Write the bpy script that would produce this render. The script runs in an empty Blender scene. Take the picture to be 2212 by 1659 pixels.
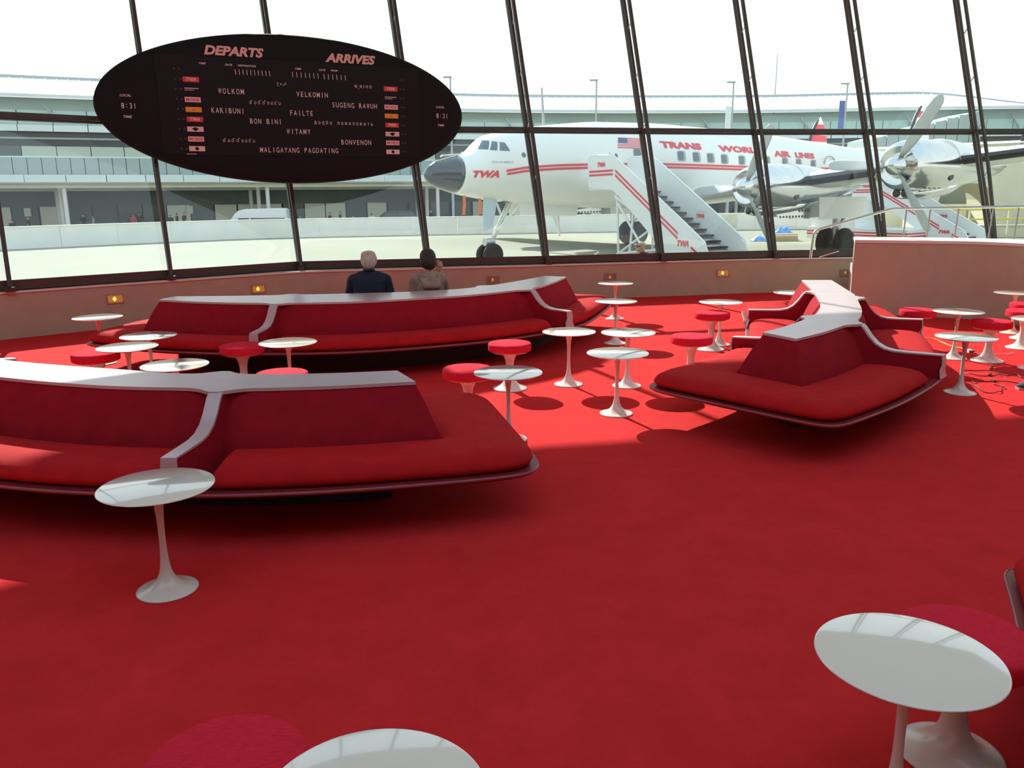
import bpy, bmesh, math, random
import numpy as np
from mathutils import Vector, Matrix

random.seed(7)
sc = bpy.context.scene
COL = sc.collection
PI = math.pi

# ------------------------------------------------------------------ camera, sky, sun, exposure
F_PX, PITCH, ROLL, CAM_H = 1786.9, math.radians(13.1227), math.radians(-0.428), 1.8129
cam_data = bpy.data.cameras.new('camera')
cam = bpy.data.objects.new('camera', cam_data)
COL.objects.link(cam)
cam_data.sensor_fit = 'HORIZONTAL'
cam_data.sensor_width = 36.0
cam_data.lens = 36.0 * F_PX / 2212.0
cam_data.clip_end = 2000
_c, _s = math.cos(PITCH), math.sin(PITCH)
_fw, _r, _u = Vector((0, _c, -_s)), Vector((1, 0, 0)), Vector((0, _s, _c))
_r2 = math.cos(ROLL) * _r + math.sin(ROLL) * _u
_u2 = -math.sin(ROLL) * _r + math.cos(ROLL) * _u
cam.matrix_world = Matrix(((_r2.x, _u2.x, -_fw.x, 0), (_r2.y, _u2.y, -_fw.y, 0), (_r2.z, _u2.z, -_fw.z, CAM_H), (0, 0, 0, 1)))
sc.camera = cam

world = bpy.data.worlds.new('world')
sc.world = world
world.use_nodes = True
wn = world.node_tree
bg = wn.nodes['Background']
wtc = wn.nodes.new('ShaderNodeTexCoord')
wsep = wn.nodes.new('ShaderNodeSeparateXYZ')
wramp = wn.nodes.new('ShaderNodeValToRGB')
wn.links.new(wtc.outputs['Generated'], wsep.inputs[0])
wn.links.new(wsep.outputs['Z'], wramp.inputs[0])
wramp.color_ramp.elements[0].position = 0.0
wramp.color_ramp.elements[0].color = (0.98, 1.0, 0.985, 1)
wramp.color_ramp.elements[1].position = 0.75
wramp.color_ramp.elements[1].color = (0.60, 0.80, 1.0, 1)
wn.links.new(wramp.outputs[0], bg.inputs['Color'])
bg.inputs['Strength'].default_value = 1.30

SUN_DIR = Vector((-0.338, 0.767, 0.545)).normalized()      # towards the sun
sun_data = bpy.data.lights.new('sun', 'SUN')
sun_data.energy = 9.0
sun_data.angle = math.radians(0.53)
sun_data.color = (1.0, 0.965, 0.90)
sun = bpy.data.objects.new('sun', sun_data)
COL.objects.link(sun)
sun.rotation_euler = SUN_DIR.to_track_quat('Z', 'Y').to_euler()
sun.location = SUN_DIR * 60

sc.view_settings.view_transform = 'Standard'
sc.view_settings.look = 'None'
sc.view_settings.gamma = 1.0
sc.view_settings.use_curve_mapping = False
sc.view_settings.exposure = 0.06
sc.cycles.use_denoising = True
sc.cycles.max_bounces = 10
sc.cycles.diffuse_bounces = 5
sc.cycles.glossy_bounces = 5
sc.cycles.transparent_max_bounces = 24
sc.cycles.sample_clamp_indirect = 6.0
sc.cycles.caustics_reflective = False
sc.cycles.caustics_refractive = False

# ------------------------------------------------------------------ materials
MATS = {}
def mat(name, color, rough=0.6, metal=0.0, spec=0.5, var=0.06, scale=12.0, bump=0.0, bscale=60.0, coat=0.0,
        emit=None, estr=0.0, sheen=0.0, stretch=None, color2=None, detail=4.0, nrough=0.5):
    """procedural principled material: noise-driven colour variation and optional fine bump"""
    m = bpy.data.materials.new(name)
    m.use_nodes = True
    nt = m.node_tree
    b = nt.nodes['Principled BSDF']
    tc = nt.nodes.new('ShaderNodeTexCoord')
    mp = nt.nodes.new('ShaderNodeMapping')
    if stretch: mp.inputs['Scale'].default_value = stretch
    nt.links.new(tc.outputs['Object'], mp.inputs[0])
    nz = nt.nodes.new('ShaderNodeTexNoise')
    nz.inputs['Scale'].default_value = scale
    nz.inputs['Detail'].default_value = detail
    nz.inputs['Roughness'].default_value = nrough
    nt.links.new(mp.outputs[0], nz.inputs['Vector'])
    rp = nt.nodes.new('ShaderNodeValToRGB')
    c = Vector(color)
    lo = color2 if color2 else tuple(c * (1 - var))
    hi = tuple(min(1, x) for x in c * (1 + var))
    rp.color_ramp.elements[0].position = 0.3
    rp.color_ramp.elements[1].position = 0.7
    rp.color_ramp.elements[0].color = (*lo, 1)
    rp.color_ramp.elements[1].color = (*hi, 1)
    nt.links.new(nz.outputs['Fac'], rp.inputs[0])
    nt.links.new(rp.outputs[0], b.inputs['Base Color'])
    b.inputs['Roughness'].default_value = rough
    b.inputs['Metallic'].default_value = metal
    b.inputs['Specular IOR Level'].default_value = spec
    if coat:
        b.inputs['Coat Weight'].default_value = coat
        b.inputs['Coat Roughness'].default_value = 0.04
    if sheen:
        b.inputs['Sheen Weight'].default_value = sheen
        b.inputs['Sheen Roughness'].default_value = 0.5
        b.inputs['Sheen Tint'].default_value = (*color, 1)
    if bump:
        n2 = nt.nodes.new('ShaderNodeTexNoise')
        n2.inputs['Scale'].default_value = bscale
        n2.inputs['Detail'].default_value = 3
        nt.links.new(mp.outputs[0], n2.inputs['Vector'])
        bp = nt.nodes.new('ShaderNodeBump')
        bp.inputs['Strength'].default_value = bump
        bp.inputs['Distance'].default_value = 0.01
        nt.links.new(n2.outputs['Fac'], bp.inputs['Height'])
        nt.links.new(bp.outputs[0], b.inputs['Normal'])
    if emit:
        b.inputs['Emission Color'].default_value = (*emit, 1)
        b.inputs['Emission Strength'].default_value = estr
    MATS[name] = m
    return m

def glass_mat(name, tint, ior=1.45, rough=0.0):
    m = bpy.data.materials.new(name)
    m.use_nodes = True
    nt = m.node_tree
    nt.nodes.clear()
    out = nt.nodes.new('ShaderNodeOutputMaterial')
    mix = nt.nodes.new('ShaderNodeMixShader')
    lw = nt.nodes.new('ShaderNodeLayerWeight'); lw.inputs['Blend'].default_value = 0.5
    pw = nt.nodes.new('ShaderNodeMath'); pw.operation = 'POWER'; pw.inputs[1].default_value = 5.0
    fr = nt.nodes.new('ShaderNodeMath'); fr.operation = 'MULTIPLY_ADD'
    f0 = ((ior - 1) / (ior + 1)) ** 2
    fr.inputs[1].default_value = 1 - f0; fr.inputs[2].default_value = f0
    nt.links.new(lw.outputs['Facing'], pw.inputs[0]); nt.links.new(pw.outputs[0], fr.inputs[0])
    tr = nt.nodes.new('ShaderNodeBsdfTransparent')
    gl = nt.nodes.new('ShaderNodeBsdfGlossy'); gl.inputs['Roughness'].default_value = rough
    tc = nt.nodes.new('ShaderNodeTexCoord')
    nz = nt.nodes.new('ShaderNodeTexNoise'); nz.inputs['Scale'].default_value = 0.7
    rp = nt.nodes.new('ShaderNodeValToRGB')
    rp.color_ramp.elements[0].color = (*[t * 0.99 for t in tint], 1)
    rp.color_ramp.elements[1].color = (*tint, 1)
    nt.links.new(tc.outputs['Object'], nz.inputs['Vector'])
    nt.links.new(nz.outputs['Fac'], rp.inputs[0])
    nt.links.new(rp.outputs[0], tr.inputs[0])
    nt.links.new(fr.outputs[0], mix.inputs[0])
    nt.links.new(tr.outputs[0], mix.inputs[1])
    nt.links.new(gl.outputs[0], mix.inputs[2])
    nt.links.new(mix.outputs[0], out.inputs[0])
    MATS[name] = m
    return m

mat('carpet', (0.66, 0.028, 0.030), 0.95, spec=0.1, var=0.16, scale=3.0, bump=0.5, bscale=420, sheen=0.25, detail=12, nrough=0.78)
mat('plaster', (0.46, 0.38, 0.28), 0.75, var=0.05, scale=5, bump=0.08, bscale=90)
mat('plaster_white', (0.62, 0.62, 0.56), 0.7, var=0.03, scale=2, bump=0.04, bscale=40)
mat('wall_brown', (0.17, 0.14, 0.115), 0.7, var=0.06, scale=2)
mat('terrazzo', (0.74, 0.72, 0.66), 0.35, var=0.06, scale=80)
mat('dark_frame', (0.060, 0.056, 0.048), 0.45, var=0.12, scale=8)
mat('rubber_grey', (0.42, 0.43, 0.41), 0.5, var=0.05)
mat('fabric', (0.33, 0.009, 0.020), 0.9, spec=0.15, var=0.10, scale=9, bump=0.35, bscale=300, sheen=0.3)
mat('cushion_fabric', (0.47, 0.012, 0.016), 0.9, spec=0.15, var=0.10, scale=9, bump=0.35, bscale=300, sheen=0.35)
mat('stool_fabric', (0.86, 0.024, 0.058), 0.9, spec=0.15, var=0.14, scale=40, bump=0.6, bscale=260, sheen=0.3, stretch=(1, 5, 1))
mat('laminate', (0.56, 0.44, 0.45), 0.26, spec=0.9, var=0.05, scale=3, coat=0.0)
mat('lacquer', (0.20, 0.012, 0.020), 0.45, spec=0.4, var=0.06, scale=6)
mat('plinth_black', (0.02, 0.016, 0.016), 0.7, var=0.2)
mat('table_white', (0.84, 0.85, 0.73), 0.12, spec=0.55, var=0.015, scale=3, coat=1.0)
mat('pedestal_white', (0.76, 0.74, 0.66), 0.25, spec=0.5, var=0.02, scale=4, coat=0.3)
mat('steel', (0.62, 0.63, 0.62), 0.28, metal=1.0, var=0.05, scale=20)
mat('chrome_edge', (0.30, 0.09, 0.10), 0.42, spec=0.4, var=0.05)
mat('lamp_frame', (0.40, 0.30, 0.22), 0.5, var=0.08)
mat('lamp_glow', (1.0, 0.55, 0.12), 0.5, emit=(1.0, 0.42, 0.05), estr=2.6)
mat('lamp_dim', (0.6, 0.30, 0.10), 0.5, emit=(1.0, 0.36, 0.05), estr=0.35)
mat('board_black', (0.007, 0.010, 0.012), 0.7, spec=0.25, var=0.25, scale=60, bump=0.15, bscale=200)
mat('screen_black', (0.008, 0.008, 0.010), 0.5, spec=0.25, var=0.2, scale=30)
mat('letter_pink', (0.80, 0.56, 0.50), 0.6, var=0.03)
mat('letter_white', (0.85, 0.80, 0.78), 0.6, var=0.03)
mat('tile_red', (0.72, 0.06, 0.07), 0.5, var=0.04)
mat('tile_white', (0.85, 0.70, 0.66), 0.5, var=0.04)
mat('tile_orange', (0.86, 0.42, 0.03), 0.5, var=0.04)
mat('lamp_off_green', (0.03, 0.06, 0.05), 0.4)
mat('lamp_off_red', (0.09, 0.02, 0.02), 0.4)
glass_mat('window_glass', (0.962, 0.988, 0.960))

# ------------------------------------------------------------------ mesh helpers
def V(*a): return np.array(a, float)

class MB:
    """collects vertices and faces of one mesh; build() links it as one object"""
    def __init__(self):
        self.v, self.f, self.m = [], [], []
    def add(self, vs, fs, mi=0):
        o = len(self.v)
        self.v.extend([tuple(float(q) for q in p) for p in vs])
        self.f.extend([tuple(o + i for i in f) for f in fs])
        self.m.extend([mi] * len(fs))
        return self
    def box(self, c, s, ax=None, mi=0):
        """c centre, s full size, ax optional 3 axis vectors"""
        c = np.array(c, float); h = np.array(s, float) / 2
        A = np.eye(3) if ax is None else np.array(ax, float)
        vs = [c + A[0] * (sx * h[0]) + A[1] * (sy * h[1]) + A[2] * (sz * h[2]) for sz in (-1, 1) for sy in (-1, 1) for sx in (-1, 1)]
        return self.add(vs, [(0, 2, 3, 1), (4, 5, 7, 6), (0, 1, 5, 4), (2, 6, 7, 3), (0, 4, 6, 2), (1, 3, 7, 5)], mi)
    def bar(self, p, q, w, d, up=(0, 0, 1), mi=0):
        """rectangular bar from p to q, w across, d along the third axis"""
        p, q = np.array(p, float), np.array(q, float)
        t = q - p; L = np.linalg.norm(t); t /= L
        u = np.array(up, float); x = np.cross(t, u)
        if np.linalg.norm(x) < 1e-6: x = np.cross(t, (1, 0, 0))
        x /= np.linalg.norm(x); y = np.cross(x, t)
        return self.box((p + q) / 2, (w, L, d), (x, t, y), mi)
    def tube(self, path, r, n=8, caps=True, mi=0, rx=None):
        path = [np.array(p, float) for p in path]
        R = [r] * len(path) if np.isscalar(r) else list(r)
        rings = []
        ref = None
        for i, p in enumerate(path):
            a = path[max(i - 1, 0)]; b = path[min(i + 1, len(path) - 1)]
            t = b - a; t /= (np.linalg.norm(t) + 1e-12)
            if ref is None:
                ref = np.cross(t, (0, 0, 1))
                if np.linalg.norm(ref) < 1e-3: ref = np.cross(t, (1, 0, 0))
            x = ref - t * np.dot(ref, t); x /= (np.linalg.norm(x) + 1e-12); ref = x
            y = np.cross(t, x)
            rings.append([p + R[i] * (math.cos(2 * PI * k / n) * x + math.sin(2 * PI * k / n) * y) for k in range(n)])
        return self.loft(rings, True, caps, mi)
    def loft(self, rings, closed=True, caps=True, mi=0):
        n = len(rings[0]); vs = [p for r in rings for p in r]; fs = []
        for i in range(len(rings) - 1):
            for k in range(n if closed else n - 1):
                a = i * n + k; b = i * n + (k + 1) % n
                fs.append((a, b, b + n, a + n))
        if caps and closed:
            fs.append(tuple(range(n - 1, -1, -1)))
            fs.append(tuple((len(rings) - 1) * n + k for k in range(n)))
        return self.add(vs, fs, mi)
    def lathe(self, prof, n=32, c=(0, 0, 0), axis='z', mi=0):
        """prof: list of (radius, height)"""
        rings = []
        for r, z in prof:
            ring = []
            for k in range(n):
                a = 2 * PI * k / n
                if axis == 'z': ring.append((c[0] + r * math.cos(a), c[1] + r * math.sin(a), c[2] + z))
                elif axis == 'x': ring.append((c[0] + z, c[1] + r * math.cos(a), c[2] + r * math.sin(a)))
                else: ring.append((c[0] + r * math.sin(a), c[1] + z, c[2] + r * math.cos(a)))
            rings.append(ring)
        return self.loft(rings, True, True, mi)
    def prism(self, poly, z0, z1, mi=0):
        n = len(poly)
        vs = [(p[0], p[1], z0) for p in poly] + [(p[0], p[1], z1) for p in poly]
        fs = [tuple(range(n - 1, -1, -1)), tuple(range(n, 2 * n))] + [(k, (k + 1) % n, n + (k + 1) % n, n + k) for k in range(n)]
        return self.add(vs, fs, mi)
    def slab(self, poly3, off, mi=0):
        """polygon of 3-D points extruded by vector off"""
        n = len(poly3); off = np.array(off, float)
        vs = [np.array(p, float) for p in poly3] + [np.array(p, float) + off for p in poly3]
        fs = [tuple(range(n - 1, -1, -1)), tuple(range(n, 2 * n))] + [(k, (k + 1) % n, n + (k + 1) % n, n + k) for k in range(n)]
        return self.add(vs, fs, mi)
    def mesh(self, name, mats, smooth=False, origin=(0, 0, 0)):
        me = bpy.data.meshes.new(name)
        o = np.array(origin, float)
        me.from_pydata([tuple(np.array(p) - o) for p in self.v], [], self.f)
        if not isinstance(mats, (list, tuple)): mats = [mats]
        for m in mats: me.materials.append(MATS[m] if isinstance(m, str) else m)
        if len(mats) > 1: me.polygons.foreach_set('material_index', self.m)
        bm = bmesh.new(); bm.from_mesh(me)
        bmesh.ops.recalc_face_normals(bm, faces=bm.faces)
        bm.to_mesh(me); bm.free()
        if smooth:
            me.polygons.foreach_set('use_smooth', [True] * len(me.polygons))
            if smooth != 'full': me.set_sharp_from_angle(angle=math.radians(smooth if smooth > 1 else 38))
        me.update()
        return me
    def build(self, name, mats, parent=None, smooth=False, origin=None):
        if origin is None: origin = tuple(parent.location) if (parent is not None and parent.get('_world')) else (0, 0, 0)
        ob = bpy.data.objects.new(name, self.mesh(name, mats, smooth, origin))
        COL.objects.link(ob)
        if parent is not None: ob.parent = parent
        return ob

def tag(o, label=None, cat=None, group=None, kind=None):
    if label: o['label'] = label
    if cat: o['category'] = cat
    if group: o['group'] = group
    if kind: o['kind'] = kind
    return o
def empty(name, loc=(0, 0, 0), rz=0.0, world=False, parent=None):
    """an Empty at a thing's base; with world=True its parts are given in world coordinates"""
    o = bpy.data.objects.new(name, None)
    COL.objects.link(o)
    o.location = loc; o.rotation_euler = (0, 0, rz); o.empty_display_size = 0.1
    if world: o['_world'] = 1
    if parent: o.parent = parent
    return o
def thing(name, label, cat, loc=(0, 0, 0), rz=0.0, group=None, world=False):
    return tag(empty(name, loc, rz, world), label, cat, group)
def struct(name, mb, mats, parent=None, smooth=False, label=None):
    o = mb.build(name, mats, parent, smooth)
    if parent is None: o['kind'] = 'structure'
    if label: o['label'] = label
    return o
def copy_tree(o, parent=None):
    c = o.copy(); COL.objects.link(c); c.parent = parent
    for ch in list(o.children): copy_tree(ch, c)
    return c
def put(proto, used, loc, rz, label, group=None):
    """first use moves the prototype, later uses copy it with its parts"""
    o = proto if not used else copy_tree(proto)
    used.append(1)
    o.location = loc; o.rotation_euler = (0, 0, rz); o['label'] = label
    if group: o['group'] = group
    return o

def catmull(P, n):
    P = np.array(P, float); m = len(P) - 1
    d = np.r_[0, np.cumsum(np.linalg.norm(np.diff(P, axis=0), axis=1))]
    out = []
    Q = np.vstack([2 * P[0] - P[1], P, 2 * P[-1] - P[-2]])
    for s in np.linspace(0, d[-1], n):
        i = min(max(np.searchsorted(d, s) - 1, 0), m - 1)
        t = (s - d[i]) / (d[i + 1] - d[i] + 1e-12)
        p0, p1, p2, p3 = Q[i], Q[i + 1], Q[i + 2], Q[i + 3]
        out.append(0.5 * ((2 * p1) + (-p0 + p2) * t + (2 * p0 - 5 * p1 + 4 * p2 - p3) * t * t + (-p0 + 3 * p1 - 3 * p2 + p3) * t ** 3))
    return np.array(out)
def polyline(P, n):
    P = np.array(P, float)
    d = np.r_[0, np.cumsum(np.linalg.norm(np.diff(P, axis=0), axis=1))]
    s = np.linspace(0, d[-1], n)
    return np.stack([np.interp(s, d, P[:, k]) for k in range(P.shape[1])], 1)
def at_len(P, s):
    d = np.r_[0, np.cumsum(np.linalg.norm(np.diff(P, axis=0), axis=1))]
    return np.array([np.interp(s, d, P[:, k]) for k in range(P.shape[1])])

def text_geo(body, size=1.0, shear=0.0, bold=0.0, spacing=1.0):
    """flat mesh of a line of lettering: (Nx2 array centred at 0, faces, width, height)"""
    cu = bpy.data.curves.new('t', 'FONT')
    cu.body = body; cu.size = size; cu.shear = shear; cu.offset = bold; cu.space_character = spacing
    cu.resolution_u = 3
    ob = bpy.data.objects.new('t', cu); COL.objects.link(ob)
    dg = bpy.context.evaluated_depsgraph_get()
    me = ob.evaluated_get(dg).to_mesh()
    vs = np.array([v.co[:2] for v in me.vertices], float).reshape(-1, 2)
    fs = [tuple(p.vertices) for p in me.polygons]
    ob.evaluated_get(dg).to_mesh_clear()
    bpy.data.objects.remove(ob); bpy.data.curves.remove(cu)
    if len(vs) == 0: return np.zeros((0, 2)), [], 0, 0
    lo, hi = vs.min(0), vs.max(0)
    return vs - (lo + hi) / 2, fs, hi[0] - lo[0], hi[1] - lo[1]
def lettering(name, body, mapf, width, height, material, parent, shear=0.0, bold=0.0, spacing=1.0, label=None):
    """lettering fitted to width x height; mapf turns (u, v) into a 3-D point"""
    vs, fs, w, h = text_geo(body, 1.0, shear, bold, spacing)
    if not fs: return None
    sx = width / w
    sy = height / h if height else sx
    mb = MB().add([mapf(p[0] * sx, p[1] * sy) for p in vs], fs)
    me = bpy.data.meshes.new(name)
    o = np.array(tuple(parent.location) if parent.get('_world') else (0, 0, 0))
    me.from_pydata([tuple(np.array(p) - o) for p in mb.v], [], mb.f)
    me.materials.append(MATS[material])
    ob = bpy.data.objects.new(name, me); COL.objects.link(ob); ob.parent = parent
    if label: ob['label'] = label
    return ob
# ------------------------------------------------------------------ room structure
LEAN = V(-0.14, 0.233, 1.0)                # the window posts lean outwards, all alike
NOUT = V(-0.515, 0.857, 0.0)               # outward direction of the lean
POST = [(-9.5, 8.1), (-8.0, 9.4), (-6.46, 10.68), (-4.93, 12.0), (-3.405, 13.35), (-1.40, 13.75), (0.553, 14.1),
        (2.565, 14.55), (4.656, 15.0), (6.73, 15.2), (8.83, 15.4), (10.95, 15.5), (13.0, 15.4)]
WALL = [(-9.5, 7.95), (-8.0, 9.22), (-6.50, 10.52), (-5.78, 11.157), (-4.84, 11.896), (-3.61, 12.873), (-3.27, 13.10), (-2.97, 13.198),
        (0.199, 13.843), (0.983, 14.045), (2.20, 14.357), (3.03, 14.525), (4.25, 14.836), (5.11, 14.943), (6.18, 15.06), (8.8, 15.22), (11.0, 15.3), (13.0, 15.2)]
SILL_Z, FRAME_Z, TRANSOM_Z, HEAD_Z = 0.61, 0.735, 2.81, 6.45
def post_at(i, z): 
    x, y = POST[i]; return V(x, y, FRAME_Z) + LEAN * (z - FRAME_Z)

# floor
mb = MB()
fl = [(-10.5, -9), (15, -9), (15, 15.5)] + [(p[0], p[1] + 0.1) for p in WALL[::-1]] + [(-10.5, 7.2)]
mb.prism(fl, -0.12, 0.0)
struct('floor', mb, 'carpet', label='red wall-to-wall carpet of the sunken lounge')

# low wall below the window, with a white ledge
def ribbon(path, off, z0, z1, thick):
    """vertical band following a plan path, thick towards the outside"""
    m = MB(); P = np.array(path, float); n = len(P); rings = []
    for i in range(n):
        a, b = P[max(i - 1, 0)], P[min(i + 1, n - 1)]
        t = (b - a) / np.linalg.norm(b - a); nn = V(-t[1], t[0])
        p0 = P[i] + nn * off; p1 = P[i] + nn * (off + thick)
        rings.append([(p0[0], p0[1], z0), (p1[0], p1[1], z0), (p1[0], p1[1], z1), (p0[0], p0[1], z1)])
    return m.loft(rings)
struct('wall_window', ribbon(WALL, 0.0, 0.0, SILL_Z - 0.025, 0.55), 'plaster', label='low plastered wall under the slanted windows')
struct('trim_1', ribbon(WALL, -0.02, SILL_Z - 0.025, SILL_Z, 0.60), 'terrazzo', label='thin white ledge along the low wall')

# slanted glazing: posts, bottom rail, transom and panes, bay by bay
for i in range(len(POST) - 1):
    w = empty(f'window_{i + 1}', (*POST[i], FRAME_Z), world=True)
    w['kind'] = 'structure'
    a0, b0 = post_at(i, FRAME_Z), post_at(i + 1, FRAME_Z)
    at, bt = post_at(i, TRANSOM_Z), post_at(i + 1, TRANSOM_Z)
    ah, bh = post_at(i, HEAD_Z), post_at(i + 1, HEAD_Z)
    along = (b0 - a0) / np.linalg.norm(b0 - a0)
    nrm = np.cross(along, LEAN); nrm /= np.linalg.norm(nrm)
    if nrm[1] > 0: nrm = -nrm                      # towards the room
    # bottom rail, a broad dark band standing on the ledge
    lo = -nrm * 0.0
    zz = V(0, 0, 1)
    m = MB()
    m.slab([a0 + V(0, 0, SILL_Z - FRAME_Z) + nrm * 0.05, b0 + V(0, 0, SILL_Z - FRAME_Z) + nrm * 0.05, b0 + nrm * 0.05, a0 + nrm * 0.05], -nrm * 0.12)
    m.build('bottom_rail', 'dark_frame', w)
    m = MB()
    for d, hgt, off in ((0.05, 0.055, 0.03), (0.035, 0.03, 0.0)):
        m.bar(at + nrm * off + zz * (-0.03 if hgt < 0.05 else 0.015), bt + nrm * off + zz * (-0.03 if hgt < 0.05 else 0.015), hgt, d, up=nrm)
    m.build('transom', 'dark_frame', w)
    for (p, q, r, s_) in ((a0, b0, bt, at), (at, bt, bh, ah)):
        MB().slab([p, q, r, s_], -nrm * 0.012).build('pane', 'window_glass', w)
    # post: outer glazing bar, gasket strip, inner chord that bows away from it, and short struts
    m = MB(); m.bar(a0 - V(0, 0, 0.05), ah, 0.035, 0.05, up=NOUT); m.build('glazing_bar', 'dark_frame', w)
    m = MB(); m.bar(a0 - NOUT * 0.035, ah - NOUT * 0.035, 0.022, 0.025, up=NOUT); m.build('gasket', 'rubber_grey', w)
    m = MB(); m.bar(a0 - NOUT * 0.06 , ah - NOUT * 0.06, 0.052, 0.028, up=NOUT); m.build('flange', 'dark_frame', w)
    def bow(z): 
        q = min(max((z - FRAME_Z) / (TRANSOM_Z - FRAME_Z), 0), 1.4)
        return 0.105 + 0.085 * math.sin(min(q, 1.0) * PI / 2)
    zs = np.linspace(FRAME_Z - 0.06, HEAD_Z, 14)
    m = MB(); rings = []
    side = np.cross(NOUT, LEAN / np.linalg.norm(LEAN))
    for z in zs:
        c = post_at(i, z) - NOUT * bow(z)
        rings.append([c + side * sx * 0.028 + NOUT * sy * 0.022 for sx, sy in ((-1, -1), (1, -1), (1, 1), (-1, 1))])
    m.loft(rings).build('inner_chord', 'dark_frame', w)
    for z in (1.3, 2.05, 2.90, 3.75, 4.6, 5.4):
        p = post_at(i, z - 0.05) - NOUT * 0.07; q = post_at(i, z + 0.05) - NOUT * (bow(z) - 0.02)
        MB().bar(p, q, 0.016, 0.016).build('strut', 'steel', w)
    MB().box(post_at(i, SILL_Z + 0.03) - NOUT * 0.12, (0.10, 0.10, 0.06)).build('foot_bracket', 'dark_frame', w)

# roof shell above the window head, falling behind the camera; walls around the rest of the hall
rows = []
for i in range(len(POST)):
    h = post_at(i, HEAD_Z)
    row = []
    for d, dz in ((0.9, 0.55), (0.0, 0.0), (-0.6, 0.35), (-2.5, 1.3), (-6.0, 2.3), (-10.2, 2.6), (-17.0, 2.1), (-18.0, 1.8), (-25.0, 0.4)):
        row.append(h + V(NOUT[0] * 0.35, NOUT[1], 0) * d / math.hypot(NOUT[0] * 0.35, NOUT[1]) + V(0, 0, dz))
    rows.append(row)
mb = MB()
n = len(rows[0]); vs = [p for r in rows for p in r] + [p + V(0, 0, 0.35) for r in rows for p in r]
k0 = len(rows) * n; fs = []
for i in range(len(rows) - 1):
    for k in range(n - 1):
        if k == 5: continue                       # skylight slot between the shells
        a = i * n + k; fs.append((a, a + 1, a + n + 1, a + n)); fs.append((k0 + a, k0 + a + n, k0 + a + n + 1, k0 + a + 1))
for k in range(n - 1):
    fs.append((k, k0 + k, k0 + k + 1, k + 1)); q = (len(rows) - 1) * n + k; fs.append((q, q + 1, k0 + q + 1, k0 + q))
for i in range(len(rows) - 1):
    a = i * n; fs.append((a, a + n, k0 + a + n, k0 + a)); a += n - 1; fs.append((a, k0 + a, k0 + a + n, a + n))
for i in range(len(rows) - 1):
    for k in (5, 6):
        a = i * n + k; fs.append((a, a + n, k0 + a + n, k0 + a))
mb.add(vs, fs)
struct('ceiling', mb, 'plaster_white', smooth=40, label='white curved concrete roof shell')
struct('wall_left', MB().box((-10.6, -0.6, 4.2), (0.3, 17.0, 8.4)), 'wall_brown')
struct('wall_right', MB().box((15.1, 3.2, 4.2), (0.3, 24.4, 8.4)), 'wall_brown')
struct('wall_back', MB().box((2.2, -9.1, 4.2), (26, 0.3, 8.4)), 'wall_brown')

# curved red-washed parapet at the right with a pale cap, and the terrace behind it
RW = catmull([(5.02, 12.22), (5.45, 12.06), (5.92, 11.88), (6.45, 11.64), (6.80, 11.15), (7.02, 10.5), (7.25, 9.4), (7.5, 8.2), (7.9, 6.6)], 30)
struct('wall_parapet', ribbon(RW, 0.0, 0.0, 1.045, 0.30), 'plaster', smooth=40, label='curved parapet wall with a pale cap at the right')
struct('trim_2', ribbon(RW, -0.012, 1.045, 1.085, 0.90), 'terrazzo', smooth=40, label='pale cap on the curved parapet')
TR = catmull([(5.75, 12.75), (6.05, 12.6), (6.6, 12.2), (7.3, 11.4), (7.7, 10.5), (8.0, 9.0), (8.5, 6.6)], 24)
m = MB().prism([tuple(p) for p in TR] + [(14.9, 6.6), (14.9, 15.0), (6.9, 14.85), (5.95, 14.6)], 0.0, 0.55)
struct('floor_terrace', m, 'terrazzo', label='raised pale terrace behind the curved parapet')
struct('floor_step', MB().box((5.30, 13.55, 0.045), (0.30, 1.1, 0.09)), 'terrazzo', label='low pale step between window wall and parapet')

# stainless handrail beside the window
hr = thing('handrail', 'stainless steel handrail rising to the terrace in front of the windows', 'handrail', (4.86, 13.5, 0.0), world=True)
rail = [(4.845, 13.5, 0.72), (4.872, 13.5, 1.10), (4.90, 13.5, 1.15), (4.96, 13.5, 1.185), (6.04, 13.5, 1.478), (6.12, 13.5, 1.492), (8.2, 13.5, 1.515), (11.5, 13.5, 1.53)]
MB().tube(rail, 0.022, 10).build('top_rail', 'steel', hr, smooth=60)
for x in (6.33, 6.71, 7.16, 8.12, 9.3): MB().tube([(x - 0.03, 13.5, 0.55), (x, 13.5, 1.49)], 0.014, 8).build('post', 'steel', hr, smooth=60)
MB().tube([(7.62, 13.42, 0.55), (7.72, 13.5, 1.50)], 0.014, 8).build('post', 'steel', hr, smooth=60)
MB().tube([(4.99, 13.5, 0.735), (5.30, 13.5, 0.83)], 0.008, 6).build('lower_rail', 'steel', hr, smooth=60)

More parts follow.
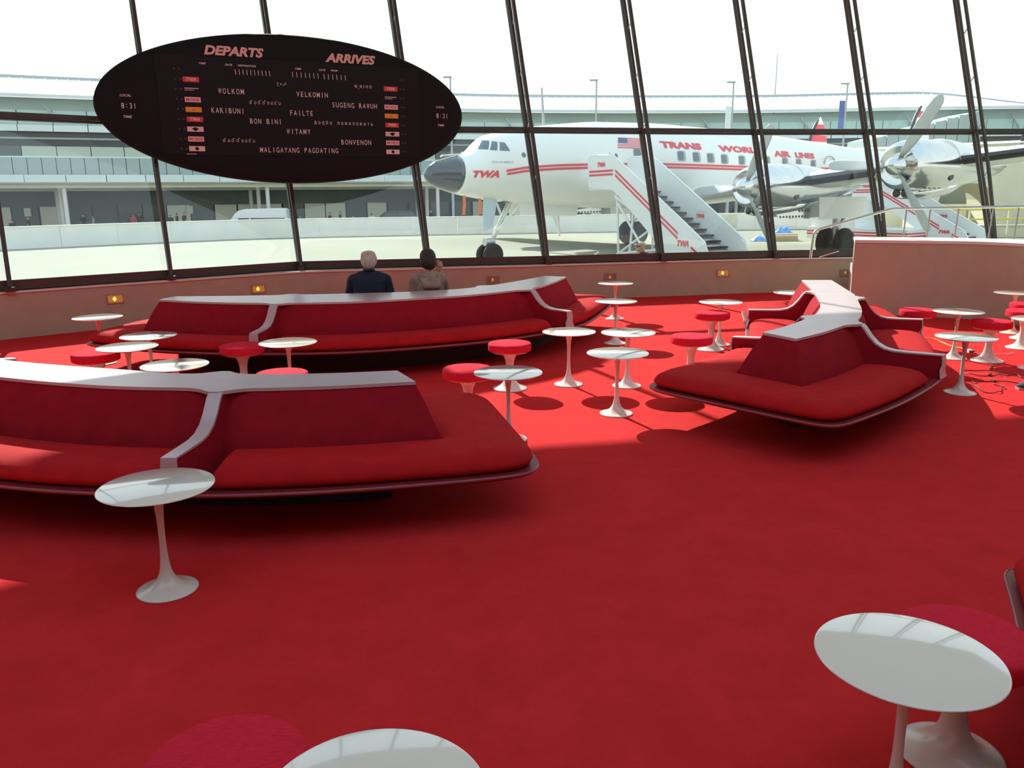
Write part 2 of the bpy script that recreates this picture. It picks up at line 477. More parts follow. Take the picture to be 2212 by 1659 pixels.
# recessed grille lights in the low wall
def wall_point(x):
    P = np.array(WALL)
    i = int(np.clip(np.searchsorted(P[:, 0], x) - 1, 0, len(P) - 2))
    t = (x - P[i, 0]) / (P[i + 1, 0] - P[i, 0])
    p = P[i] * (1 - t) + P[i + 1] * t
    d = (P[i + 1] - P[i]) / np.linalg.norm(P[i + 1] - P[i])
    return V(p[0], p[1], 0), V(d[0], d[1], 0), V(d[1], -d[0], 0)
for x, z, w, glow, lab in ((-5.47, 0.405, 0.22, 1, 'glowing amber grille light at the far left of the low wall'),
                           (-3.87, 0.385, 0.22, 1, 'amber grille light behind the left end of the long sofa'),
                           (-0.30, 0.385, 0.22, 0, 'dim grille light beside the beige hooded jacket'),
                           (1.70, 0.365, 0.22, 0, 'dim grille light above the farthest round table'),
                           (3.75, 0.375, 0.24, 1, 'pale framed grille light with a bright amber bulb near the steps'),
                           (6.06, 0.33, 0.22, 0, 'grille light half hidden by the end of the parapet')):
    p, t, n_ = wall_point(x)
    up = V(0, 0, 1)
    L = thing('wall_light', lab, 'wall light', tuple(p + up * z), group='grille lights in the low wall', world=True)
    c = p + up * z
    hh = 0.115
    m = MB()
    for sgn in (-1, 1):
        m.box(c + n_ * 0.008 + up * sgn * (hh / 2), (w, 0.016, 0.014), (t, n_, up))
        m.box(c + n_ * 0.008 + t * sgn * (w / 2 - 0.007), (0.014, 0.016, hh), (t, n_, up))
    m.build('frame', 'lamp_frame', L)
    MB().box(c + n_ * 0.002, (w - 0.02, 0.004, hh - 0.01), (t, n_, up)).build('housing', 'lamp_dim' if glow else 'lamp_frame', L)
    m = MB().lathe([(0.0, -0.03), (0.016, -0.022), (0.024, 0.0), (0.016, 0.022), (0.0, 0.03)], 10, tuple(c + n_ * 0.004 - t * 0.01))
    m.build('bulb', 'lamp_glow' if glow else 'lamp_dim', L, smooth='full')
    for k in range(5):
        MB().box(c + n_ * 0.010 + up * (hh * (k - 2) / 5.6), (w - 0.03, 0.010, 0.006), (t, n_, up)).build('slat', 'lamp_frame', L)
# ------------------------------------------------------------------ sofas
TOP_Z, SEAT_Z = 0.725, 0.42
def smooth_step(x):
    x = np.clip(x, 0, 1); return x * x * (3 - 2 * x)
def offset_side(E, other, ease_len, n_off, end0, end1):
    """shift an edge curve outwards by n_off and stretch its ends along the curve"""
    T = np.gradient(E, axis=0); T /= np.linalg.norm(T, axis=1)[:, None]
    N = np.stack([T[:, 1], -T[:, 0]], 1)
    sgn = np.sign(np.sum(N * (E - other), axis=1)); N *= sgn[:, None]
    d = np.r_[0, np.cumsum(np.linalg.norm(np.diff(E, axis=0), axis=1))]; L = d[-1]
    e = end1 * smooth_step((d - (L - ease_len)) / ease_len) - end0 * smooth_step((ease_len - d) / ease_len)
    no = n_off if np.isscalar(n_off) else np.interp(d / L, np.linspace(0, 1, len(n_off)), n_off)
    return E + N * (no if np.isscalar(no) else no[:, None]) + T * e[:, None], T, N, d
def make_sofa(name, label, Fp, Bp, cF, cB, divF, divB, sweepF, sweepB, seam, over=(0.64, 0.64)):
    NS, NE = 110, 24
    F = catmull(Fp, NS); B = catmull(Bp, NS)
    cen = (F[NS // 2] + B[NS // 2]) / 2
    so = thing(name, label, 'sofa', (cen[0], cen[1], 0), group='long red two-sided lounge sofas', world=True)
    Ff, TF, NF, dF = offset_side(F, B, 0.5, 0.14, 0.13, 0.13)
    Bf, TB, NB, dB = offset_side(B, F, 0.5, 0.14, 0.13, 0.13)
    Fo, _, _, _ = offset_side(F, B, 0.9, cF, over[0], over[1])
    Bo, _, _, _ = offset_side(B, F, 0.9, cB, over[0], over[1])
    Fr, _, _, _ = offset_side(F, B, 0.5, -0.02, -0.15, -0.15)
    Br, _, _, _ = offset_side(B, F, 0.5, -0.02, -0.15, -0.15)
    def loop(a, b):
        u = np.linspace(0, 1, NE + 2)[1:-1, None]
        return np.vstack([a, a[-1] * (1 - u) + b[-1] * u, b[::-1], b[0] * (1 - u) + a[0] * u])
    def lap(P, it, lam=0.5):
        P = P.copy()
        for _ in range(it): P += lam * ((np.roll(P, 1, 0) + np.roll(P, -1, 0)) / 2 - P)
        return P
    foot = loop(Ff, Bf); outer = lap(loop(Fo, Bo), 14); top = loop(F, B); rec = lap(loop(Fr, Br), 3)
    NL = len(foot)
    ring = lambda P, z: [(p[0], p[1], z) for p in P]
    # recessed plinth and base plate with a bright lip
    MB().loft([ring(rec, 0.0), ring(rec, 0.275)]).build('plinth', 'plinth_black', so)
    cen_loop = outer - foot; cen_loop /= np.linalg.norm(cen_loop, axis=1)[:, None]
    lip = outer + cen_loop * 0.03
    MB().loft([ring(rec, 0.262), ring(outer - cen_loop * 0.10, 0.264), ring(outer + cen_loop * 0.012, 0.272), ring(lip, 0.284), ring(lip, 0.300), ring(outer - cen_loop * 0.02, 0.306), ring(foot, 0.306)], caps=False).build('base_plate', 'lacquer', so, smooth=40)
    MB().loft([ring(lip + cen_loop * 0.001, 0.286), ring(lip + cen_loop * 0.007, 0.290), ring(lip + cen_loop * 0.007, 0.298), ring(lip - cen_loop * 0.001, 0.302)], caps=False).build('metal_lip', 'chrome_edge', so, smooth=40)
    # upholstered spine
    mid = lambda t: foot * (1 - t) + top * t
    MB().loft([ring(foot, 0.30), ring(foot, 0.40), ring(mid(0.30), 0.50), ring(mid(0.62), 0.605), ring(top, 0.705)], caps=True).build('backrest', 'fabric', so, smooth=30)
    # top panels with small ears where the armrests start
    LF, LB = dF[-1], dB[-1]
    def ears(E, N, d, divs):
        o = np.zeros(len(d))
        for t in divs:
            x = (d - t * d[-1]); x = np.abs(x)
            o = np.maximum(o, np.where(x < 0.042, 0.085, 0.085 * np.clip(1 - (x - 0.042) / 0.17, 0, 1) ** 2.6))
        return E + N * (o + 0.006)[:, None]
    Fe, Be = ears(F, NF, dF, divF), ears(B, NB, dB, divB)
    ks = int(seam * (NS - 1))
    for a, b in ((0, ks), (ks, NS - 1)):
        o0 = 0.0015
        m = MB()
        q0 = [[(Fe[k][0], Fe[k][1], 0.7055), (Be[k][0], Be[k][1], 0.7055), (Be[k][0], Be[k][1], TOP_Z), (Fe[k][0], Fe[k][1], TOP_Z)] for k in range(a, b + 1)]
        tt = TF[a if a else b] * o0
        if a: q0[0] = [(x + tt[0], y + tt[1], z) for x, y, z in q0[0]]
        else: q0[-1] = [(x - tt[0], y - tt[1], z) for x, y, z in q0[-1]]
        m.loft(q0).build('top_panel', 'laminate', so)
    # armrests
    arms = []
    for E, N, T, d, divs, sw, c_off, side in ((F, NF, TF, dF, divF, sweepF, cF, 0), (B, NB, TB, dB, divB, sweepB, cB, 1)):
        for t, k in zip(divs, sw):
            i = int(round(np.interp(t * d[-1], d, np.arange(NS))))
            p = V(E[i][0], E[i][1], 0); n_ = V(N[i][0], N[i][1], 0); t_ = V(T[i][0], T[i][1], 0)
            o = n_ + k * t_; 
            c = c_off if np.isscalar(c_off) else float(np.interp(t, np.linspace(0, 1, len(c_off)), c_off))
            prof = [(-0.02, 0.708), (0.085, 0.708), (0.105, 0.685), (0.150, 0.615), (0.20, 0.558), (0.26, 0.520), (0.33, 0.502), (0.42, 0.495), (c + 0.005, 0.488)]
            face = [(c + 0.004, 0.42), (c - 0.01, 0.36), (c + 0.008, 0.306)]
            poly = prof + face + [(-0.02, 0.306)]
            hw = 0.036
            pts = [p + o * a + V(0, 0, z) - t_ * hw for a, z in poly]
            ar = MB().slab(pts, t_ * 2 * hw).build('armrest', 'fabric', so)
            # laminate cap over the top and down the front
            line = prof + [(c + 0.012, 0.42), (c + 0.002, 0.37), (c + 0.016, 0.306)]
            rings = []
            for j, (a, z) in enumerate(line):
                a0, z0 = line[max(j - 1, 0)]; a1, z1 = line[min(j + 1, len(line) - 1)]
                tv = V(a1 - a0, z1 - z0); tv /= np.linalg.norm(tv); nv = V(-tv[1], tv[0])
                if nv[1] < 0 and nv[0] < 0: nv = -nv
                w = hw + 0.004 + (0.0 if j < len(prof) else 0.03 * ((j - len(prof) + 1) / 3) ** 2.2)
                ww = 0.013
                if j == len(prof) - 1: nv = V(0.7, 0.7)
                A = (a, z); Bq = (a + nv[0] * ww, z + nv[1] * ww)
                rings.append([p + o * A[0] + V(0, 0, A[1]) - t_ * w, p + o * A[0] + V(0, 0, A[1]) + t_ * w, p + o * Bq[0] + V(0, 0, Bq[1]) + t_ * w, p + o * Bq[0] + V(0, 0, Bq[1]) - t_ * w])
            MB().loft(rings).build('armrest_cap', 'laminate', ar, smooth=25, origin=tuple(so.location))
            arms.append((side, t, k))
    # cushions between the armrests
    prof = [(0.0, 0.312), (0.0, 0.392), (0.04, 0.408), (0.14, 0.420), (0.34, 0.427), (0.58, 0.428), (0.76, 0.422), (0.88, 0.408), (0.955, 0.385), (0.992, 0.358), (0.998, 0.340), (0.975, 0.320), (0.93, 0.312)]
    def seg(idx):
        pts_i = foot[idx]; pts_o = outer[idx]
        mdl = (pts_i + pts_o) / 2
        d = np.r_[0, np.cumsum(np.linalg.norm(np.diff(mdl, axis=0), axis=1))]
        rings = []
        for j in range(len(idx)):
            e = min(d[j], d[-1] - d[j]); R = 0.055
            k = math.sqrt(max(0.0, 1 - (1 - min(e / R, 1)) ** 2)) * 0.97 + 0.03
            rings.append([(*(pts_i[j] * (1 - q) + pts_o[j] * q), 0.312 + (z - 0.312) * (0.25 + 0.75 * k)) for q, z in ((0.5 + (q - 0.5) * (0.90 + 0.10 * k), z) for q, z in prof)])
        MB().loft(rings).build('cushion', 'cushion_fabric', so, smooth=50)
    def iF(t, s): return int(round(np.interp(t * LF + s, dF, np.arange(NS))))
    def iB(t, s): return NS + NE + (NS - 1) - int(round(np.interp(t * LB + s, dB, np.arange(NS))))
    g = 0.05
    def sh(sweep, c): return sweep * (c if np.isscalar(c) else float(np.mean(c))) * 0.5
    f0, f1 = divF; b0, b1 = divB
    seg(np.arange(iF(f0, g + max(sh(sweepF[0], cF), 0)), iF(f1, -g + min(sh(sweepF[1], cF), 0)) + 1))
    seg(np.arange(iF(f1, g + max(sh(sweepF[1], cF), 0)), iB(b1, g + max(sh(sweepB[1], cB), 0)) + 1))
    seg(np.arange(iB(b1, -g + min(sh(sweepB[1], cB), 0)), iB(b0, g + max(sh(sweepB[0], cB), 0)) + 1))
    seg(np.array([k % NL for k in range(iB(b0, -g + min(sh(sweepB[0], cB), 0)), NL + iF(f0, -g + min(sh(sweepF[0], cF), 0)) + 1)]))
    return so

make_sofa('lounge_sofa', 'long red sofa cut off by the left edge, white round table standing before it',
          [(-5.75, 6.95), (-5.0, 6.12), (-4.1, 5.42), (-3.148, 4.969), (-2.412, 4.718), (-1.87, 4.641), (-1.567, 4.619), (-1.086, 4.652), (-0.569, 4.755)],
          [(-5.55, 7.15), (-4.75, 6.45), (-4.1, 5.90), (-3.36, 5.46), (-2.421, 5.127), (-2.084, 5.023), (-1.615, 4.984), (-1.16, 4.99), (-0.717, 5.058)],
          0.57, [0.6, 0.62, 0.68, 0.76], (0.22, 0.812), (0.22, 0.800), (0.25, -0.15), (0.2, 0.0), 0.5)
make_sofa('lounge_sofa', 'long curved red sofa by the windows with two people seated on its far side',
          [(-3.72, 8.72), (-3.156, 8.50), (-2.44, 8.39), (-1.615, 8.44), (-0.855, 8.73), (-0.33, 9.02), (0.25, 9.56), (0.50, 10.10), (0.705, 10.77)],
          [(-3.657, 8.98), (-3.1, 8.99), (-2.45, 9.04), (-1.43, 9.19), (-0.95, 9.32), (-0.56, 9.52), (-0.23, 9.86), (0.12, 10.36), (0.454, 10.92)],
          0.50, 0.55, (0.245, 0.745), (0.255, 0.715), (-0.2, 0.35), (-0.2, 0.2), 0.62, (0.60, 0.78))
make_sofa('lounge_sofa', 'red sofa standing end-on at the right with two pairs of curved arms',
          [(1.963, 6.376), (2.253, 6.684), (2.545, 7.06), (2.74, 7.36), (3.0, 7.98), (3.27, 8.90), (3.37, 9.30), (3.57, 10.17)],
          [(2.12, 6.087), (2.44, 6.386), (2.795, 6.79), (2.95, 6.99), (3.217, 7.56), (3.577, 8.60), (3.66, 8.92), (3.916, 10.15)],
          0.66, 0.66, (0.245, 0.71), (0.225, 0.62), (-0.1, 0.13), (0.42, 0.30), 0.50, (0.64, 0.32))
make_sofa('lounge_sofa', 'corner of a red sofa with bright metal lip at the right edge',
          [(2.30, 2.33), (2.03, 1.66), (1.92, 0.85), (1.95, -0.2), (2.1, -1.2)], [(2.60, 2.19), (2.35, 1.55), (2.26, 0.80), (2.30, -0.2), (2.42, -1.2)],
          0.58, 0.58, (0.3, 0.72), (0.3, 0.72), (0.1, -0.1), (0.1, -0.1), 0.5)

# ------------------------------------------------------------------ pedestal tables and stools
def table_proto():
    t = thing('side_table', '', 'side table')
    MB().lathe([(0.0, 0.494), (0.19, 0.497), (0.232, 0.503), (0.2525, 0.511), (0.254, 0.5135), (0.2525, 0.516), (0.248, 0.5175), (0.0, 0.5175)], 72).build('table_top', 'table_white', t, smooth=30)
    pr = [(0.0, 0.0), (0.136, 0.0), (0.1385, 0.003), (0.137, 0.007), (0.125, 0.0105), (0.105, 0.0155), (0.082, 0.025), (0.060, 0.040), (0.043, 0.060), (0.031, 0.085), (0.0235, 0.115), (0.0185, 0.155), (0.0155, 0.205), (0.0145, 0.255), (0.015, 0.310), (0.0165, 0.360), (0.0195, 0.405), (0.024, 0.440), (0.031, 0.468), (0.042, 0.488), (0.055, 0.4955), (0.0, 0.4955)]
    MB().lathe(pr, 48).build('pedestal', 'pedestal_white', t, smooth='full')
    return t
def stool_proto():
    t = thing('stool', '', 'stool')
    MB().lathe([(0.0, 0.366), (0.18, 0.366), (0.197, 0.368), (0.201, 0.376), (0.2015, 0.424), (0.199, 0.433), (0.192, 0.438), (0.15, 0.443), (0.0, 0.446)], 56).build('seat_cushion', 'stool_fabric', t, smooth=50)
    MB().lathe([(0.0, 0.352), (0.165, 0.352), (0.168, 0.360), (0.165, 0.3685), (0.0, 0.3685)], 40).build('seat_pan', 'pedestal_white', t, smooth=30)
    pr = [(0.0, 0.0), (0.160, 0.0), (0.163, 0.003), (0.161, 0.008), (0.150, 0.013), (0.125, 0.021), (0.098, 0.034), (0.074, 0.054), (0.056, 0.080), (0.044, 0.112), (0.037, 0.150), (0.034, 0.195), (0.036, 0.235), (0.042, 0.272), (0.054, 0.305), (0.073, 0.332), (0.098, 0.350), (0.0, 0.3525)]
    MB().lathe(pr, 48).build('pedestal', 'pedestal_white', t, smooth='full')
    return t
tp, tu = table_proto(), []
TG = 'round white pedestal tables of the lounge'
for x, y, lab in (
    (0.868, 6.662, 'white round table in the open sun patch, nearest of the cluster of three'),
    (0.543, 7.740, 'white round table standing on the shadow edge left of the central cluster'),
    (1.093, 7.663, 'white round table half behind the front one of the central cluster'),
    (-0.028, 5.948, 'white round table beside the end of the near left sofa, its foot hidden'),
    (1.259, 9.921, 'white round table past the right end of the long sofa, under the farthest one'),
    (1.499, 11.904, 'small looking white round table closest to the window wall'),
    (2.485, 9.775, 'white round table right behind the red stool left of the end-on sofa'),
    (-1.626, 3.573, 'white round table alone in front of the near left sofa'),
    (-4.493, 8.915, 'white round table under the glowing amber wall light'),
    (-3.415, 7.686, 'white round table half sunlit in front of the long sofa left end'),
    (-3.355, 7.109, 'white round table overlapping a red stool at the left'),
    (-2.626, 6.316, 'white round table just behind the near left sofa top, split by a post reflection'),
    (-1.995, 7.271, 'white round table next to the red stool before the long sofa'),
    (1.122, 2.112, 'big white round table in the near right corner'),
    (-0.310, 1.554, 'white round table cut off by the bottom edge'),
    (4.825, 8.865, 'white round table with a cream top right of the end-on sofa'),
    (4.066, 7.294, 'white round table with a post mirrored in its top, right of the end-on sofa arm'),
    (6.393, 10.450, 'white round table in front of the curved parapet'),
    (3.640, 10.640, 'white round table mostly hidden behind the end-on sofa'),
    (5.340, 8.290, 'white round table cut by the right edge, only its foot in view')):
    put(tp, tu, (x, y, 0), random.uniform(0, 6), lab, TG)
sp, su = stool_proto(), []
SG = 'red cushioned pedestal stools of the lounge'
for x, y, lab in (
    (-0.019, 7.590, 'red stool behind the table at the end of the near left sofa'),
    (-0.354, 6.470, 'red stool partly covered by a table top at the near left sofa'),
    (1.742, 7.897, 'red stool in the sun just left of the end-on sofa'),
    (2.315, 9.470, 'red stool with its white foot before a table left of the end-on sofa'),
    (-3.720, 7.266, 'red stool at the far left under the edge of a table'),
    (-2.512, 7.580, 'red stool in front of the left arm of the long sofa'),
    (-1.807, 6.352, 'red stool peeping over the top of the near left sofa'),
    (4.735, 9.570, 'red stool beside the far right arm of the end-on sofa'),
    (5.105, 8.705, 'red stool with a shaded half, amid the cables'),
    (6.300, 10.020, 'red stool cut by the right edge in front of the parapet'),
    (5.90, 9.42, 'red stool low at the right edge with a pale foot'),
    (1.430, 2.370, 'big red stool behind the table in the near right corner'),
    (-0.720, 1.790, 'big red stool cut off by the bottom edge')):
    put(sp, su, (x, y, 0), random.uniform(0, 6), lab, SG)

# ------------------------------------------------------------------ cables and a shoe at the right
mat('cord_yellow', (0.85, 0.60, 0.10), 0.5, var=0.05)
mat('cord_black', (0.02, 0.018, 0.018), 0.5, var=0.1)
mat('plug_white', (0.8, 0.78, 0.74), 0.4, var=0.03)
mat('shoe_grey', (0.045, 0.04, 0.042), 0.8, var=0.3, scale=40, bump=0.3)
mat('sole', (0.45, 0.42, 0.38), 0.7, var=0.1)
def cable(name, pts, r, m, label, group=None):
    P = catmull([(x, y, r + 0.002 + (0.012 if k % 3 == 1 else 0)) for k, (x, y) in enumerate(pts)], len(pts) * 6)
    o = thing(name, label, 'cable', (*pts[0], 0), world=True, group=group)
    MB().tube(P, r, 6).build('cord', m, o, smooth=60)
    return o
c = cable('extension_cord', [(4.95, 10.25), (5.15, 9.96), (5.17, 9.8), (5.16, 9.51), (5.17, 9.33), (5.175, 9.24)], 0.006, 'cord_yellow', 'yellow extension cord on the carpet behind the mirrored table')
MB().box((5.175, 9.19, 0.016), (0.045, 0.075, 0.03)).build('socket', 'plug_white', c)
c = cable('power_cable', [(5.18, 9.13), (5.18, 9.06), (5.28, 9.06), (5.45, 9.02), (5.6, 9.05)], 0.004, 'plug_white', 'thin white cable plugged into the yellow cord')
MB().box((5.178, 9.135, 0.016), (0.03, 0.045, 0.026)).build('plug', 'cord_black', c)
CG = 'black cables lying on the carpet'
c = cable('audio_cable', [(5.13, 8.52), (5.09, 8.48), (5.01, 8.42), (4.95, 8.35)], 0.004, 'cord_black', 'short black cable from the foot of the red stool', CG)
MB().tube([(4.95, 8.35, 0.01), (4.88, 8.24, 0.012)], 0.009, 8).build('connector', 'cord_black', c)
c = cable('audio_cable', [(4.53, 8.15), (4.55, 8.2), (4.6, 8.22), (4.71, 8.19), (4.82, 8.13), (4.87, 8.0), (4.89, 7.95), (4.96, 7.93), (4.98, 7.84), (5.1, 7.7)], 0.005, 'cord_black', 'black cable looping past the stem of the mirrored table', CG)
c = cable('audio_cable', [(4.51, 8.06), (4.54, 7.99), (4.62, 7.96), (4.72, 7.955), (4.80, 7.95), (4.835, 7.97)], 0.004, 'cord_black', 'black cable with a connector in its middle', CG)
MB().tube([(4.70, 7.95, 0.012), (4.76, 8.02, 0.012)], 0.010, 8).build('connector', 'cord_black', c)
c = cable('audio_cable', [(4.36, 7.63), (4.40, 7.68), (4.47, 7.71), (4.61, 7.71), (4.7, 7.65), (4.81, 7.6), (4.95, 7.55)], 0.005, 'cord_black', 'straight black cable running towards the shoe', CG)
MB().tube([(4.61, 7.69, 0.012), (4.62, 7.76, 0.014)], 0.011, 8).build('connector', 'cord_black', c)
cable('audio_cable', [(4.345, 7.61), (4.32, 7.49), (4.29, 7.31), (4.33, 7.25), (4.4, 7.26), (4.46, 7.32), (4.5, 7.39), (4.55, 7.44), (4.57, 7.52), (4.54, 7.58)], 0.004, 'cord_black', 'nearest black cable curling into a loop', CG)
s = thing('shoe', 'dark grey laced shoe with a pale sole at the right edge by the cables', 'shoe', (4.78, 7.45, 0), 0.5)
rings = []
for x, w, h_, zc in ((-0.135, 0.028, 0.030, 0.03), (-0.12, 0.042, 0.045, 0.032), (-0.06, 0.050, 0.055, 0.034), (0.0, 0.044, 0.075, 0.045), (0.06, 0.040, 0.10, 0.058), (0.11, 0.040, 0.115, 0.065), (0.145, 0.030, 0.10, 0.060)):
    rings.append([(x, w * math.cos(a), max(0.018, zc + h_ / 2 * 1.0 * math.sin(a))) for a in np.linspace(0, 2 * PI, 16, endpoint=False)])
MB().loft(rings).build('upper', 'shoe_grey', s, smooth=60)
out = [(-0.145, 0), (-0.125, 0.045), (-0.06, 0.054), (0.02, 0.046), (0.10, 0.044), (0.15, 0.03), (0.155, 0), (0.15, -0.03), (0.10, -0.044), (0.02, -0.046), (-0.06, -0.054), (-0.125, -0.045)]
MB().prism(out, 0.0, 0.022).build('sole', 'sole', s)
for k in range(3): MB().tube([(-0.02 + 0.03 * k, -0.025, 0.082 + 0.012 * k), (-0.015 + 0.03 * k, 0.0, 0.094 + 0.012 * k), (-0.02 + 0.03 * k, 0.025, 0.082 + 0.012 * k)], 0.004, 5).build('lace', 'sole', s)
# ------------------------------------------------------------------ departures board hung in front of the window posts
BD = math.radians(26)
bx = V(math.cos(BD), math.sin(BD), 0)
bc = V(-4.95, 11.95, 3.0) + bx * 1.987
board = thing('departure_board', 'large black oval departures and arrivals board hung before the windows', 'board', tuple(bc), BD)
m = MB(); rings = []
for k, y in ((0.02, 0.0), (0.5, 0.0), (0.86, 0.002), (0.94, 0.010), (0.98, 0.028), (1.0, 0.062), (0.995, 0.10), (0.975, 0.135), (0.90, 0.16), (0.02, 0.165)):
    rings.append([(2.684 * k * math.cos(a), y, 1.05 * k * math.sin(a)) for a in np.linspace(0, 2 * PI, 128, endpoint=False)])
m.loft(rings).build('oval_body', 'board_black', board, smooth=40)
MB().box((0.025, -0.003, 0.012), (3.80, 0.006, 1.335)).build('screen', 'screen_black', board)
for x, q in ((-1.55, 0.62), (0.15, 1.0), (2.0, 0.9)):
    MB().tube([(x, 0.15, 0.35), (x + 0.06, 0.15 + q, 0.42)], 0.02, 8).build('bracket', 'dark_frame', board)
def bmap(cx, cz, y=-0.0085): return lambda u, v: (cx + u, y, cz + v)
def flap_word(word, cx, cz, width, ch, material='letter_white'):
    n = len(word); pitch = width / max(n - 0.35, 1)
    if ' ' in word:                                   # each word is a part of its own
        i0 = 0
        for wd in word.split(' '):
            c0 = cx + (i0 + (len(wd) - 1) / 2 - (n - 1) / 2) * pitch
            flap_word(wd, c0, cz, pitch * max(len(wd) - 0.35, 1), ch, material); i0 += len(wd) + 1
        return
    mb = MB()
    for i, c in enumerate(word):
        if c == ' ': continue
        vs, fs, w, h = text_geo(c, 1.0, bold=0.004)
        if not fs: continue
        sy = ch / 0.70; sx = min(pitch * 0.74 / max(w, 0.16), sy * 0.80)
        if c in 'I1:': sx = sy * 0.8
        x0 = cx + (i - (n - 1) / 2) * pitch
        mb.add([(x0 + p[0] * sx, -0.0085, cz + p[1] * sy) for p in vs], fs)
    if not mb.f: return
    me = bpy.data.meshes.new('lettering'); me.from_pydata(mb.v, [], mb.f); me.materials.append(MATS[material])
    o = bpy.data.objects.new('lettering', me); COL.objects.link(o); o.parent = board
for t, cx, cz, w, k in (
    ('DEPARTS', -0.813, 0.764, 0.815, 'H'), ('ARRIVES', 0.863, 0.761, 0.768, 'H'),
    ('TIME', -1.255, 0.581, 0.098, 'h'), ('DATE', -0.902, 0.581, 0.100, 'h'), ('DESTINATION', -0.653, 0.581, 0.251, 'h'),
    ('TIME', 0.073, 0.579, 0.095, 'h'), ('DATE', 0.427, 0.581, 0.097, 'h'), ('FROM', 0.605, 0.583, 0.106, 'h'),
    ('WOLKOM', -0.897, 0.226, 0.347, 'F'), ('VELKOMIN', 0.256, 0.227, 0.457, 'F'), ('SUGENG RAWUH', 0.893, 0.096, 0.692, 'F'),
    ('KARIBUNI', -0.960, -0.039, 0.446, 'F'), ('FAILTE', 0.081, -0.039, 0.337, 'F'), ('BON BINI', -0.443, -0.171, 0.449, 'F'),
    ('добро пожаловать', 0.716, -0.169, 0.909, 'f'), ('WITAMY', 0.022, -0.303, 0.343, 'F'), ('BONVENON', 0.889, -0.441, 0.464, 'F'),
    ('MALIGAYANG PAGDATING', 0.023, -0.570, 1.153, 'F'), ('ยินดีต้อนรับ', -0.436, 0.095, 0.437, 'T'), ('ยินดีต้อนรับ', -0.840, -0.440, 0.441, 'T'),
    ('स्वागत', 1.036, 0.363, 0.275, 'T'), ('خوش', -0.181, 0.358, 0.139, 'T'),
    ('LOCAL', -2.281, 0.117, 0.142, 'l'), ('8:31', -2.252, -0.018, 0.184, 'F'), ('TIME', -2.279, -0.161, 0.112, 'l'),
    ('LOCAL', 2.281, 0.122, 0.141, 'l'), ('8:31', 2.312, -0.011, 0.192, 'F'), ('TIME', 2.288, -0.154, 0.111, 'l')):
    if k == 'H': lettering('lettering', t, bmap(cx, cz), w, 0.130, 'letter_pink', board, shear=0.25, bold=0.045, label='bold slanted pink heading')
    elif k == 'h': lettering('lettering', t, bmap(cx, cz), w, 0.026, 'letter_white', board, shear=0.25, bold=0.015)
    elif k == 'l': lettering('lettering', t, bmap(cx, cz), w, 0.034, 'letter_white', board, shear=0.25, bold=0.015)
    elif k == 'F': flap_word(t, cx, cz, w, 0.072)
    elif k == 'f': flap_word(t, cx, cz, w, 0.052)
    else: lettering('lettering', t, bmap(cx, cz), w, 0.06, 'letter_white', board, spacing=1.5)
for x0, x1, n_, z in ((-0.816, -0.340, 10, 0.492), (-0.013, 0.360, 7, 0.494), (0.451, 0.770, 6, 0.491)):
    mb = MB()
    for x in np.linspace(x0, x1, n_): mb.slab([(x - 0.004, -0.0085, z - 0.036), (x + 0.004, -0.0085, z - 0.036), (x + 0.001, -0.0085, z + 0.036), (x - 0.007, -0.0085, z + 0.036)], (0, 0.002, 0))
    mb.build('tick_marks', 'letter_white', board)
for k, cx, cz, w in (('T', -1.424, 0.361, 0.215), ('x', -1.427, 0.231, 0.185), ('M', -1.423, 0.093, 0.209), ('O', -1.423, -0.040, 0.214), ('T', -1.418, -0.170, 0.215), ('E', -1.423, -0.303, 0.216), ('M', -1.426, -0.437, 0.211), ('C', -1.423, -0.568, 0.212),
                     ('T', 1.472, 0.360, 0.218), ('x', 1.466, 0.228, 0.184), ('M', 1.469, 0.093, 0.213), ('O', 1.469, -0.039, 0.214), ('T', 1.472, -0.173, 0.214), ('E', 1.472, -0.307, 0.220), ('M', 1.473, -0.439, 0.215), ('C', 1.470, -0.574, 0.216)):
    if k == 'x':
        mb = MB().box((cx, -0.008, cz + 0.012), (w, 0.002, 0.010)).box((cx - 0.03, -0.008, cz - 0.012), (w * 0.65, 0.002, 0.007))
        mb.build('fine_print', 'letter_white', board); continue
    tl = MB().box((cx, -0.009, cz), (w, 0.008, 0.068)).build('logo_tile', {'T': 'tile_red', 'M': 'tile_white', 'O': 'tile_orange', 'E': 'tile_white', 'C': 'tile_white'}[k], board)
    yy = -0.0145
    if k == 'T': lettering('lettering', 'TWA', bmap(cx, cz, yy), w * 0.60, 0.046, 'tile_white', tl, shear=0.3, bold=0.03)
    elif k == 'M': lettering('lettering', 'MORSE', bmap(cx, cz, yy), w * 0.86, 0.042, 'tile_red', tl, bold=0.03)
    elif k == 'O': MB().slab([(cx - 0.02, yy, cz - 0.012), (cx + 0.02, yy, cz - 0.012), (cx + 0.012, yy, cz + 0.012), (cx - 0.008, yy, cz + 0.014)], (0, 0.002, 0)).build('emblem', 'lamp_frame', tl)
    elif k == 'E':
        MB().lathe([(0.0, 0.0), (0.026, 0.0), (0.026, 0.002), (0.0, 0.002)], 20, (cx, yy, cz), 'y').build('emblem', 'board_black', tl)
        MB().box((cx, yy, cz + 0.004), (0.082, 0.003, 0.018)).build('emblem_wings', 'board_black', tl)
    else:
        MB().lathe([(0.0, 0.0), (0.024, 0.0), (0.024, 0.002), (0.0, 0.002)], 20, (cx, yy, cz), 'y').build('emblem', 'board_black', tl)
